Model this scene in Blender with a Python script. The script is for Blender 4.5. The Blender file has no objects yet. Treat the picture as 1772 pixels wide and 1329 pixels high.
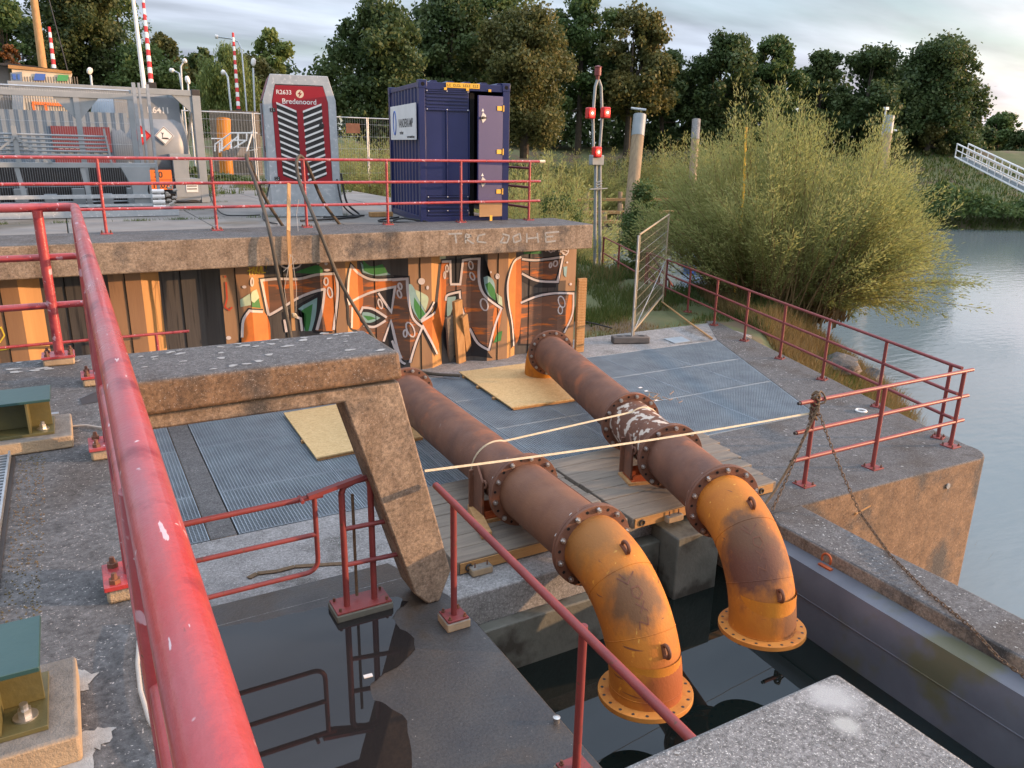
import bpy, bmesh, math, random
import numpy as np
from math import sin, cos, pi, radians, sqrt, atan2
from mathutils import Vector, Matrix, Euler
random.seed(7)
SC = bpy.context.scene
COL = SC.collection
# ---------------------------------------------------------------- camera
FP = 1350.0; CXP, CYP = 886.0, 664.5
_p, _r, _t = radians(16.88), radians(1.04), radians(29.5)
_f = Vector((0, cos(_p), -sin(_p))); _u = Vector((0, sin(_p), cos(_p))); _x = Vector((1, 0, 0))
_X = _x*cos(_r)+_u*sin(_r); _U = -_x*sin(_r)+_u*cos(_r)
_M = Matrix(((cos(_t), sin(_t), 0), (-sin(_t), cos(_t), 0), (0, 0, 1)))
CX, CU, CF = _M@_X, _M@_U, _M@_f
CAM = Vector((0, 0, 5.0))
cd = bpy.data.cameras.new('camera'); cam = bpy.data.objects.new('camera', cd); COL.objects.link(cam)
cd.sensor_width = 36; cd.lens = FP/1772*36; cd.clip_start = 0.05; cd.clip_end = 2000
cam.matrix_world = Matrix(((CX.x, CU.x, -CF.x, 0), (CX.y, CU.y, -CF.y, 0), (CX.z, CU.z, -CF.z, 5.0), (0, 0, 0, 1)))
SC.camera = cam
# survey helpers: where a line of sight meets a known real plane
def ray(px, py): return CX*((px-CXP)/FP)-CU*((py-CYP)/FP)+CF
def G(px, py, z): d = ray(px, py); return CAM+d*((z-5.0)/d.z)
def W(px, py, y): d = ray(px, py); return CAM+d*(y/d.y)
def D(px, py, t): return CAM+ray(px, py)*t
# ---------------------------------------------------------------- light
SUN_EL, SUN_AZ = radians(8.5), atan2(.89, -.45)
w = bpy.data.worlds.new('World'); SC.world = w; w.use_nodes = True
nt = w.node_tree; N = nt.nodes; L = nt.links; N.clear()
out = N.new('ShaderNodeOutputWorld'); bg = N.new('ShaderNodeBackground'); bg.inputs['Strength'].default_value = 0.15
sky = N.new('ShaderNodeTexSky'); sky.sky_type = 'NISHITA'; sky.sun_disc = False
sky.sun_elevation = SUN_EL; sky.sun_rotation = SUN_AZ; sky.air_density = 1.0; sky.dust_density = 1.2; sky.ozone_density = 1.5
tc = N.new('ShaderNodeTexCoord'); sep = N.new('ShaderNodeSeparateXYZ'); L.new(tc.outputs['Generated'], sep.inputs[0])
mx = N.new('ShaderNodeMath'); mx.operation = 'MAXIMUM'; mx.inputs[1].default_value = 0.0; L.new(sep.outputs['Z'], mx.inputs[0])
ad = N.new('ShaderNodeMath'); ad.operation = 'ADD'; ad.inputs[1].default_value = 0.13; L.new(mx.outputs[0], ad.inputs[0])
dvx = N.new('ShaderNodeMath'); dvx.operation = 'DIVIDE'; L.new(sep.outputs['X'], dvx.inputs[0]); L.new(ad.outputs[0], dvx.inputs[1])
dvy = N.new('ShaderNodeMath'); dvy.operation = 'DIVIDE'; L.new(sep.outputs['Y'], dvy.inputs[0]); L.new(ad.outputs[0], dvy.inputs[1])
cmb = N.new('ShaderNodeCombineXYZ'); L.new(dvx.outputs[0], cmb.inputs[0]); L.new(dvy.outputs[0], cmb.inputs[1])
mp = N.new('ShaderNodeMapping'); L.new(cmb.outputs[0], mp.inputs[0]); mp.inputs['Rotation'].default_value = (0, 0, radians(-29)); mp.inputs['Scale'].default_value = (0.42, 1.0, 1)
cn = N.new('ShaderNodeTexNoise'); cn.inputs['Scale'].default_value = 0.75; cn.inputs['Detail'].default_value = 7; cn.inputs['Roughness'].default_value = .52; cn.inputs['Distortion'].default_value = .25
L.new(mp.outputs[0], cn.inputs['Vector'])
cr = N.new('ShaderNodeValToRGB'); cr.color_ramp.elements[0].position = .30; cr.color_ramp.elements[1].position = .56
L.new(cn.outputs['Fac'], cr.inputs[0])
cn2 = N.new('ShaderNodeTexNoise'); cn2.inputs['Scale'].default_value = 1.9; cn2.inputs['Detail'].default_value = 5; L.new(mp.outputs[0], cn2.inputs['Vector'])
# cloud colour: grey-blue on the side away from the sun, cream towards it
dt = N.new('ShaderNodeVectorMath'); dt.operation = 'DOT_PRODUCT'; L.new(tc.outputs['Generated'], dt.inputs[0]); dt.inputs[1].default_value = (.89, -.45, -.12)
mr = N.new('ShaderNodeMapRange'); mr.inputs['From Min'].default_value = .30; mr.inputs['From Max'].default_value = 1.0; L.new(dt.outputs['Value'], mr.inputs[0])
cc = N.new('ShaderNodeMix'); cc.data_type = 'RGBA'; L.new(mr.outputs[0], cc.inputs['Factor'])
cc.inputs['A'].default_value = (2.35, 2.62, 3.1, 1); cc.inputs['B'].default_value = (7.4, 5.7, 5.3, 1)
cs = N.new('ShaderNodeMapRange'); cs.inputs['From Min'].default_value = .35; cs.inputs['From Max'].default_value = .7; cs.inputs['To Min'].default_value = .62; cs.inputs['To Max'].default_value = 1.35
L.new(cn2.outputs['Fac'], cs.inputs[0])
cm = N.new('ShaderNodeVectorMath'); cm.operation = 'SCALE'; L.new(cc.outputs['Result'], cm.inputs[0]); L.new(cs.outputs[0], cm.inputs['Scale'])
skm = N.new('ShaderNodeVectorMath'); skm.operation = 'SCALE'; L.new(sky.outputs[0], skm.inputs[0]); skm.inputs['Scale'].default_value = .85
mix = N.new('ShaderNodeMix'); mix.data_type = 'RGBA'; L.new(cr.outputs[0], mix.inputs['Factor']); L.new(skm.outputs[0], mix.inputs['A']); L.new(cm.outputs[0], mix.inputs['B'])
# sky gain rising overhead, out of view, added to lift the ambient fill
zr = N.new('ShaderNodeMapRange'); zr.inputs['From Min'].default_value = .34; zr.inputs['From Max'].default_value = .85; zr.inputs['To Min'].default_value = 1.0; zr.inputs['To Max'].default_value = 3.4; L.new(sep.outputs['Z'], zr.inputs[0])
zm = N.new('ShaderNodeVectorMath'); zm.operation = 'SCALE'; L.new(mix.outputs['Result'], zm.inputs[0]); L.new(zr.outputs[0], zm.inputs['Scale']); L.new(zm.outputs[0], bg.inputs[0]); L.new(bg.outputs[0], out.inputs[0])
sl = bpy.data.lights.new('sun', 'SUN'); sl.energy = 2.9; sl.angle = radians(.6); sl.color = (1, .60, .33)
so = bpy.data.objects.new('sun', sl); COL.objects.link(so)
sd = Vector((cos(SUN_EL)*sin(SUN_AZ), cos(SUN_EL)*cos(SUN_AZ), sin(SUN_EL)))
so.rotation_euler = sd.to_track_quat('Z', 'Y').to_euler(); so.location = (30, -15, 20)
SC.view_settings.view_transform = 'Standard'; SC.view_settings.look = 'None'; SC.view_settings.exposure = 1.0; SC.view_settings.gamma = 1
SC.render.engine = 'CYCLES'
# ---------------------------------------------------------------- materials
def surf(name, c1, c2=None, scale=4, rough=.8, metal=0, bump=.0, bscale=None, detail=6, spots=None, sscale=40, samt=.62, blob=None, streak=None, grain=None, chips=None, top=None, stain=None, stscale=.8, stamt=.5, coord='pos', aniso=None, spec=.5, coat=0, rough2=None):
    m = bpy.data.materials.new(name); m.use_nodes = True; nt = m.node_tree; N = nt.nodes; L = nt.links
    b = N['Principled BSDF']; b.inputs['Roughness'].default_value = rough; b.inputs['Metallic'].default_value = metal
    b.inputs['Specular IOR Level'].default_value = spec; b.inputs['Coat Weight'].default_value = coat
    if coord == 'pos':
        g = N.new('ShaderNodeNewGeometry'); vec = g.outputs['Position']
    else:
        g = N.new('ShaderNodeTexCoord'); vec = g.outputs['Object']
    if aniso:
        mp = N.new('ShaderNodeMapping'); mp.inputs['Scale'].default_value = aniso; L.new(vec, mp.inputs[0]); vec = mp.outputs[0]
    def noise(s, d=6, r=.6):
        n = N.new('ShaderNodeTexNoise'); n.inputs['Scale'].default_value = s; n.inputs['Detail'].default_value = d; n.inputs['Roughness'].default_value = r
        L.new(vec, n.inputs['Vector']); return n.outputs['Fac']
    def ramp(s, a, bb):
        r = N.new('ShaderNodeMapRange'); r.inputs['From Min'].default_value = a; r.inputs['From Max'].default_value = bb; L.new(s, r.inputs[0]); return r.outputs[0]
    def mixc(f, A, B):
        x = N.new('ShaderNodeMix'); x.data_type = 'RGBA'; L.new(f, x.inputs['Factor'])
        for k, v in (('A', A), ('B', B)):
            if isinstance(v, tuple): x.inputs[k].default_value = (*v, 1)
            else: L.new(v, x.inputs[k])
        return x.outputs['Result']
    col = c1
    n1 = noise(scale, detail)
    if c2: col = mixc(ramp(n1, .33, .67), c1, c2)
    if streak:   # rain and rust runs down upright faces
        ga = N.new('ShaderNodeNewGeometry'); ma = N.new('ShaderNodeMapping'); ma.inputs['Scale'].default_value = (5, 5, .45); L.new(ga.outputs['Position'], ma.inputs[0])
        na = N.new('ShaderNodeTexNoise'); na.inputs['Scale'].default_value = 1.0; na.inputs['Detail'].default_value = 7; na.inputs['Roughness'].default_value = .65; L.new(ma.outputs[0], na.inputs['Vector'])
        col = mixc(ramp(na.outputs['Fac'], .50, .68), col, streak)
    if top:   # weathering crust on upward faces
        gn = N.new('ShaderNodeNewGeometry'); sp = N.new('ShaderNodeSeparateXYZ'); L.new(gn.outputs['Normal'], sp.inputs[0])
        tcol = mixc(ramp(noise(scale*2.3), .3, .7), top, tuple(k*.55 for k in top))
        col = mixc(ramp(sp.outputs['Z'], .3, .8), col, tcol)
    if stain: col = mixc(ramp(noise(stscale, 4), stamt, stamt+.12), col, stain)
    if spots:
        col = mixc(ramp(noise(sscale, 2, .5), samt, samt+.05), col, spots)
    if grain:   # fine light and dark aggregate
        gs, lo, hi = grain; gr_ = N.new('ShaderNodeMapRange'); gr_.inputs['From Min'].default_value = .36; gr_.inputs['From Max'].default_value = .64; gr_.inputs['To Min'].default_value = lo; gr_.inputs['To Max'].default_value = hi
        L.new(noise(gs, 9, .8), gr_.inputs[0]); vs = N.new('ShaderNodeVectorMath'); vs.operation = 'SCALE'
        if isinstance(col, tuple): vs.inputs[0].default_value = col
        else: L.new(col, vs.inputs[0])
        L.new(gr_.outputs[0], vs.inputs['Scale']); col = vs.outputs[0]
    if chips:
        for cc_, sc_, th_ in chips:
            gc = N.new('ShaderNodeNewGeometry'); mc = N.new('ShaderNodeMapping'); mc.inputs['Scale'].default_value = sc_; L.new(gc.outputs['Position'], mc.inputs[0])
            nc = N.new('ShaderNodeTexNoise'); nc.inputs['Scale'].default_value = 1.0; nc.inputs['Detail'].default_value = 4; L.new(mc.outputs[0], nc.inputs['Vector']); col = mixc(ramp(nc.outputs['Fac'], th_, th_+.02), col, cc_)
    if blob:   # one scorched / discoloured area round a real point of the surface
        gg = N.new('ShaderNodeNewGeometry')
        for c0, r0, c1_ in blob:
            vd = N.new('ShaderNodeVectorMath'); vd.operation = 'DISTANCE'; L.new(gg.outputs['Position'], vd.inputs[0]); vd.inputs[1].default_value = c0
            na = N.new('ShaderNodeMath'); na.operation = 'MULTIPLY_ADD'; L.new(noise(9, 4), na.inputs[0]); na.inputs[1].default_value = -r0*.9; L.new(vd.outputs['Value'], na.inputs[2])
            rr = N.new('ShaderNodeMapRange'); rr.inputs['From Min'].default_value = r0*.05; rr.inputs['From Max'].default_value = r0*.55; rr.inputs['To Min'].default_value = .9; rr.inputs['To Max'].default_value = 0; L.new(na.outputs[0], rr.inputs[0]); col = mixc(rr.outputs[0], col, c1_)
    if isinstance(col, tuple): b.inputs['Base Color'].default_value = (*col, 1)
    else: L.new(col, b.inputs['Base Color'])
    if rough2 is not None: 
        r = N.new('ShaderNodeMapRange'); r.inputs['From Min'].default_value = .35; r.inputs['From Max'].default_value = .65; r.inputs['To Min'].default_value = rough; r.inputs['To Max'].default_value = rough2
        L.new(noise(scale*1.7), r.inputs[0]); L.new(r.outputs[0], b.inputs['Roughness'])
    if bump:
        bp = N.new('ShaderNodeBump'); bp.inputs['Strength'].default_value = bump; bp.inputs['Distance'].default_value = .02
        L.new(noise(bscale or scale*8, 5), bp.inputs['Height']); L.new(bp.outputs[0], b.inputs['Normal'])
    return m
MT = {}
MT['concrete'] = surf('weathered_concrete', (.31, .235, .165), (.20, .145, .10), 5, .9, bump=.4, bscale=240, grain=(38, .45, 1.5), spots=(.36, .33, .30), sscale=120, samt=.655, streak=(.13, .085, .05), top=(.125, .124, .122), stain=(.07, .064, .058), stscale=1.3, stamt=.545)
MT['concrete_brown'] = surf('brown_stained_concrete', (.24, .15, .085), (.145, .088, .05), 5, .9, bump=.4, bscale=240, grain=(38, .45, 1.5), spots=(.36, .33, .30), sscale=120, samt=.655, streak=(.13, .085, .05), top=(.125, .124, .122), stain=(.07, .064, .058), stscale=1.3, stamt=.545)
MT['concrete_near'] = surf('aggregate_concrete', (.14, .139, .134), (.20, .197, .19), 9, .9, grain=(90, .35, 1.7), blob=[((1.60, 1.08, 3.63), .085, (.40, .40, .385)), ((1.54, 1.00, 3.63), .05, (.40, .40, .37)), ((1.42, .66, 3.63), .05, (.30, .29, .16)), ((1.15, .86, 3.63), .05, (.30, .29, .16))], bump=.5, bscale=260, spots=(.42, .41, .38), sscale=210, samt=.6, stain=(.075, .07, .062), stscale=4, stamt=.58)
MT['concrete_light'] = surf('pebbly_concrete', (.28, .275, .265), (.19, .185, .178), 6, .9, grain=(40, .5, 1.4), bump=.4, bscale=200, stain=(.11, .105, .095), stscale=1.7, stamt=.56, spots=(.40, .39, .375), sscale=110, samt=.6)
MT['concrete_edge'] = surf('concrete_mortar', (.42, .31, .19), (.30, .22, .14), 9, .9, bump=.4, bscale=120, top=(.24, .22, .19))
MT['concrete_wet'] = surf('wet_dark_concrete', (.036, .037, .039), (.060, .056, .05), 2.2, .55, grain=(50, .65, 1.35), bump=.25, bscale=60, stain=(.05, .036, .024), stscale=1.1, stamt=.5, spots=(.3, .28, .25), sscale=60, samt=.74, rough2=.3)
MT['concrete_green'] = surf('algae_concrete', (.10, .105, .085), (.15, .15, .125), 3, .7, bump=.3, stain=(.045, .04, .03), stscale=1.8, stamt=.52)
MT['paver'] = surf('concrete_pavers', (.17, .155, .14), (.25, .23, .205), 1.2, .9, bump=.3, bscale=50, stain=(.12, .105, .08), stscale=.5, stamt=.55)
MT['asphalt'] = surf('crack_joint', (.03, .03, .028), (.05, .06, .03), 3, .95)
MT['lichen'] = surf('white_lichen', (.38, .38, .36), (.25, .25, .235), 30, .95, bump=.3)
MT['lichen_y'] = surf('yellow_lichen', (.30, .28, .12), (.2, .19, .1), 30, .95, bump=.3)
MT['red'] = surf('red_railing_paint', (.40, .034, .030), (.34, .075, .085), 2.6, .27, coat=.3, chips=[((.56, .40, .40), (95, 16, 95), .70), ((.10, .035, .02), (40, 14, 40), .715), ((.55, .30, .32), (16, 3, 16), .66)], bump=.15, bscale=45, stain=(.22, .022, .03), stscale=9, stamt=.54, rough2=.5, spots=(.62, .50, .50), sscale=42, samt=.715)  # pinkish-lilac tone puts sky sheen into the red; chips are wear
MT['red_shaded'] = surf('shaded_red_paint', (.17, .032, .032), (.24, .045, .04), 4, .5, bump=.08, bscale=50, spots=(.12, .05, .03), sscale=30, samt=.66)  # red darkened to maroon for railings and gates standing in shade
MT['red_quay'] = surf('dull_red_paint', (.27, .055, .045), (.21, .04, .035), 4, .45, bump=.06, bscale=50, spots=(.12, .05, .03), sscale=40, samt=.68)
MT['rust_dark'] = surf('dark_rust_steel', (.105, .046, .028), (.175, .074, .040), 3.5, .62, bump=.22, bscale=70, stain=(.26, .085, .035), stscale=2.4, stamt=.56, rough2=.8, spots=(.2, .13, .1), sscale=14, samt=.72)
MT['rust_orange'] = surf('orange_rust_steel', (.52, .20, .012), (.42, .14, .012), 3, .72, bump=.16, bscale=55, stain=(.20, .055, .012), stscale=2.1, stamt=.60, aniso=(1, 1, .7), spots=(.55, .22, .02), sscale=20, samt=.66)
MT['rust_red'] = surf('bright_rust', (.42, .09, .02), (.28, .055, .015), 9, .8, bump=.2)
MT['rust_pale'] = surf('flaking_rust_pipe', (.11, .045, .025), (.15, .06, .03), 6, .8, bump=.4, spots=(.50, .42, .34), sscale=11, samt=.52)
MT['oxide'] = surf('scorched_patch', (.10, .035, .02), (.16, .055, .02), 6, .7)
MT['steel'] = surf('galvanised_steel', (.42, .45, .47), (.33, .36, .38), 12, .45, metal=.6, bump=.03)
MT['grate'] = surf('galvanised_grating', (.34, .40, .44), (.26, .305, .34), 3, .55, metal=.3)
MT['bolt'] = surf('zinc_bolt', (.62, .60, .57), (.5, .48, .44), 30, .35, metal=.9)
MT['dark'] = surf('black_steel', (.02, .02, .02), (.035, .03, .028), 6, .6)
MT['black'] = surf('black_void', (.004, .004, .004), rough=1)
MT['beamsteel'] = surf('grey_steel_gate', (.12, .13, .15), (.09, .098, .115), 2, .42, metal=.15, bump=.05, stain=(.10, .10, .06), stscale=1.3, stamt=.53)
MT['navy'] = surf('navy_container_paint', (.010, .018, .085), (.014, .022, .10), 2, .36, bump=.02)
MT['navy_sunlit'] = surf('sunlit_navy_paint', (.065, .058, .15), (.055, .052, .14), 2, .4)  # same navy, lightened for the sun falling on the ajar door
MT['maroon'] = surf('maroon_paint', (.30, .008, .018), (.26, .008, .016), 2, .35)
MT['maroon_pale'] = surf('faded_maroon_panel', (.20, .04, .045), (.16, .035, .04), 2, .5)
MT['fence_warm'] = surf('cream_grey_fence', (.36, .29, .19), (.28, .22, .14), 6, .6)
MT['galv'] = surf('galvanised_frame', (.36, .40, .42), (.46, .49, .50), 9, .5, metal=.3, spots=(.55, .57, .57), sscale=18, samt=.62)
MT['alu'] = surf('aluminium_tank', (.20, .23, .255), (.27, .295, .315), 2.5, .5, metal=.25, bump=.03)
MT['greypaint'] = surf('grey_metal_paint', (.22, .25, .26), (.28, .305, .315), 3, .5)
MT['bluegrey'] = surf('corrugated_pale_blue', (.14, .19, .24), (.18, .23, .28), 3, .5)
MT['white'] = surf('white_paint', (.75, .74, .71), (.66, .65, .62), 3, .5)
MT['sigred'] = surf('signal_red_paint', (.6, .02, .02), (.5, .02, .02), 3, .5)
MT['cream'] = surf('cream_boards', (.72, .62, .45), (.62, .52, .38), 3, .7)
MT['blue'] = surf('blue_paint', (.05, .12, .42), (.06, .14, .4), 3, .6)
MT['green'] = surf('green_paint', (.06, .32, .09), (.07, .28, .1), 3, .6)
MT['orange'] = surf('orange_paint', (.75, .17, .02), (.7, .15, .02), 3, .6)
MT['yellow'] = surf('yellow_paint', (.80, .45, .03), (.75, .42, .05), 3, .5)
MT['wood'] = surf('old_timber', (.15, .125, .10), (.225, .185, .14), 3, .85, bump=.4, bscale=20, aniso=(.6, 7, 7))
MT['wood_new'] = surf('sawn_timber', (.48, .27, .11), (.36, .19, .07), 4, .8, bump=.3, bscale=20, aniso=(5, 5, .7))
MT['wood_x'] = surf('sawn_timber_plank', (.46, .25, .09), (.33, .17, .06), 4, .8, bump=.3, bscale=20, aniso=(.7, 5, 5))
MT['osb'] = surf('osb_board', (.60, .42, .20), (.44, .29, .12), 16, .8, bump=.3, bscale=30, aniso=(1, 2.4, 1), spots=(.62, .46, .24), sscale=34, samt=.57)
MT['cardboard'] = surf('cardboard', (.38, .24, .12), (.33, .2, .1), 3, .9)
MT['greenbeam'] = surf('green_beam_paint', (.022, .065, .062), (.03, .075, .068), 5, .4, bump=.05)
MT['olive'] = surf('olive_dirty_paint', (.13, .11, .035), (.08, .075, .03), 8, .55, bump=.1)
MT['hose'] = surf('dirty_hose', (.045, .038, .03), (.09, .07, .045), 6, .7)
MT['cable'] = surf('black_cable', (.012, .012, .012), rough=.5)
MT['conduit'] = surf('grey_conduit', (.42, .39, .34), (.34, .31, .27), 6, .55)
MT['strap'] = surf('pale_webbing_strap', (.55, .47, .32), (.45, .37, .24), 30, .8)
MT['rope'] = surf('brown_rope', (.17, .11, .06), (.10, .065, .035), 60, .9, bump=.5, bscale=120)
MT['chain'] = surf('rusty_chain', (.09, .06, .04), (.14, .085, .045), 20, .7, metal=.3)
MT['bark'] = surf('bark', (.09, .07, .05), (.05, .04, .03), 4, .95, bump=.5, bscale=20)
MT['pile'] = surf('tall_wooden_pile', (.34, .25, .15), (.22, .16, .1), 3, .85, aniso=(3, 3, .3))
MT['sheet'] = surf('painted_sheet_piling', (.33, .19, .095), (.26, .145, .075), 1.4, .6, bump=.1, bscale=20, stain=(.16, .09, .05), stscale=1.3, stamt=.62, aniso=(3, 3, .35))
MT['sheet_black'] = surf('shaded_pan', (.055, .05, .046), (.09, .08, .07), 1.6, .55, bump=.15, bscale=12, aniso=(5, 5, .25), stain=(.022, .02, .02), stscale=3, stamt=.55)  # streaked coat blackened: shade of recesses and left-facing webs put into colour
MT['sheet_orange'] = surf('sunlit_ochre_web', (.50, .26, .085), (.40, .20, .06), 1.5, .6, bump=.1, bscale=12, aniso=(5, 5, .25))  # ochre of the right-facing webs, brightened for the low sun
def paint(n, c): MT[n] = surf('spray_'+n, c, tuple(k*.8 for k in c), 6, .55); return MT[n]
paint('g_black', (.012, .011, .014)); paint('g_white', (.66, .60, .58)); paint('g_orange', (.62, .175, .03)); MT['g_brown'] = surf('spray_brown_fill', (.20, .095, .055), (.11, .062, .04), 1.2, .55, aniso=(1, 1, 6), stain=(.60, .16, .02), stscale=1.8, stamt=.54)
paint('g_green', (.04, .22, .05)); paint('g_teal', (.25, .42, .42)); paint('g_mint', (.5, .62, .42)); paint('g_red', (.55, .06, .02)); paint('g_yellow', (.8, .62, .05))
def emis(n, c, s):
    m = bpy.data.materials.new(n); m.use_nodes = True; b = m.node_tree.nodes['Principled BSDF']; b.inputs['Base Color'].default_value = (*c, 1)
    b.inputs['Emission Color'].default_value = (*c, 1); b.inputs['Emission Strength'].default_value = s; return m
MT['lamp_red'] = emis('red_signal_light', (1, .03, .02), 2.2)
MT['lamp_core'] = emis('signal_bulb', (1, .3, .22), 4.0)
def glassred():
    m = bpy.data.materials.new('red_plastic_hood'); m.use_nodes = True; b = m.node_tree.nodes['Principled BSDF']; b.inputs['Base Color'].default_value = (.5, .01, .012, 1); b.inputs['Roughness'].default_value = .3; return m
MT['hood'] = glassred()
def water(name, base, rough, bs, bstr, dist, spec=.5, trans=0):
    m = bpy.data.materials.new(name); m.use_nodes = True; nt = m.node_tree; N = nt.nodes; L = nt.links; b = N['Principled BSDF']
    b.inputs['Base Color'].default_value = (*base, 1); b.inputs['Roughness'].default_value = rough; b.inputs['IOR'].default_value = 1.33; b.inputs['Specular IOR Level'].default_value = spec
    if bstr:
        g = N.new('ShaderNodeNewGeometry'); mp = N.new('ShaderNodeMapping'); mp.inputs['Rotation'].default_value = (0, 0, radians(30)); mp.inputs['Scale'].default_value = (.6, 1.5, 1); L.new(g.outputs['Position'], mp.inputs[0])
        n = N.new('ShaderNodeTexNoise'); n.inputs['Scale'].default_value = bs; n.inputs['Detail'].default_value = 4; L.new(mp.outputs[0], n.inputs['Vector'])
        bp = N.new('ShaderNodeBump'); bp.inputs['Strength'].default_value = bstr; bp.inputs['Distance'].default_value = dist; L.new(n.outputs['Fac'], bp.inputs['Height']); L.new(bp.outputs[0], b.inputs['Normal'])
    return m
MT['river'] = water('river_water', (.17, .21, .215), .07, 3.0, .30, .035, spec=1.0)
MT['basin'] = water('basin_water', (.006, .010, .009), .015, 1.2, .03, .02, spec=1.0)
MT['puddle'] = water('puddle_water', (.018, .017, .017), .02, 3, .01, .01, spec=1.0)
def leaf(name, cols, trans=.35, rough=.55):
    m = bpy.data.materials.new(name); m.use_nodes = True; nt = m.node_tree; N = nt.nodes; L = nt.links
    b = N['Principled BSDF']; b.inputs['Roughness'].default_value = rough; b.inputs['Specular IOR Level'].default_value = .25
    g = N.new('ShaderNodeNewGeometry'); r = N.new('ShaderNodeValToRGB'); r.color_ramp.interpolation = 'LINEAR'
    while len(r.color_ramp.elements) < len(cols): r.color_ramp.elements.new(.5)
    for i, c in enumerate(cols): r.color_ramp.elements[i].position = i/(len(cols)-1); r.color_ramp.elements[i].color = (*c, 1)
    n = N.new('ShaderNodeTexNoise'); n.inputs['Scale'].default_value = .35; n.inputs['Detail'].default_value = 3; L.new(g.outputs['Position'], n.inputs['Vector'])
    a = N.new('ShaderNodeMath'); a.operation = 'MULTIPLY_ADD'; a.inputs[1].default_value = .45; L.new(g.outputs['Random Per Island'], a.inputs[0])
    s = N.new('ShaderNodeMapRange'); s.inputs['From Min'].default_value = .3; s.inputs['From Max'].default_value = .7; s.inputs['To Max'].default_value = .6; L.new(n.outputs['Fac'], s.inputs[0]); L.new(s.outputs[0], a.inputs[2])
    L.new(a.outputs[0], r.inputs[0]); L.new(r.outputs[0], b.inputs['Base Color'])
    t = N.new('ShaderNodeBsdfTranslucent'); L.new(r.outputs[0], t.inputs[0]); mxs = N.new('ShaderNodeMixShader'); mxs.inputs[0].default_value = trans
    L.new(b.outputs[0], mxs.inputs[1]); L.new(t.outputs[0], mxs.inputs[2]); L.new(mxs.outputs[0], N['Material Output'].inputs[0])
    return m
MT['leaf_dark'] = leaf('dark_leaves', [(.035, .062, .022), (.065, .10, .032), (.11, .135, .045)])
MT['leaf_mid'] = leaf('green_leaves', [(.045, .08, .025), (.085, .135, .04), (.15, .19, .06)])
MT['leaf_gold'] = leaf('yellowing_leaves', [(.055, .07, .022), (.115, .12, .038), (.20, .165, .05)])
MT['leaf_light'] = leaf('light_green_leaves', [(.09, .13, .035), (.15, .20, .055), (.22, .26, .08)])
MT['leaf_willow'] = leaf('willow_leaves', [(.19, .225, .075), (.30, .32, .11), (.42, .41, .17)], .5)
MT['leaf_columnar'] = leaf('autumn_dark_leaves', [(.03, .052, .018), (.065, .088, .028), (.115, .125, .042)])
MT['rust_mid'] = surf('brown_rust_steel', (.19, .083, .040), (.13, .055, .030), 3.0, .6, bump=.2, bscale=70, stain=(.24, .09, .04), stscale=2, stamt=.58, rough2=.75)
MT['rubber'] = surf('grey_block', (.15, .13, .115), (.11, .095, .085), 6, .9, bump=.2)
MT['leaf_brown'] = leaf('russet_leaves', [(.12, .045, .015), (.2, .08, .02), (.26, .12, .03)])
MT['grass_dry'] = leaf('dry_grass', [(.16, .11, .05), (.24, .17, .07), (.12, .13, .04)])
MT['grass_green'] = leaf('green_grass', [(.05, .09, .02), (.08, .12, .03), (.13, .14, .04)])
MT['twig'] = surf('willow_twigs', (.22, .15, .06), (.16, .10, .045), 6, .8)
# ground: grass / soil by noise
MT['ground'] = surf('grassy_ground', (.075, .105, .035), (.14, .13, .06), .6, .95, bump=.4, bscale=6, stain=(.12, .085, .05), stscale=.55, stamt=.52)
MT['soil'] = surf('dry_soil_bank', (.15, .10, .06), (.10, .09, .04), 1.5, .95, bump=.5, bscale=15)
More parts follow.
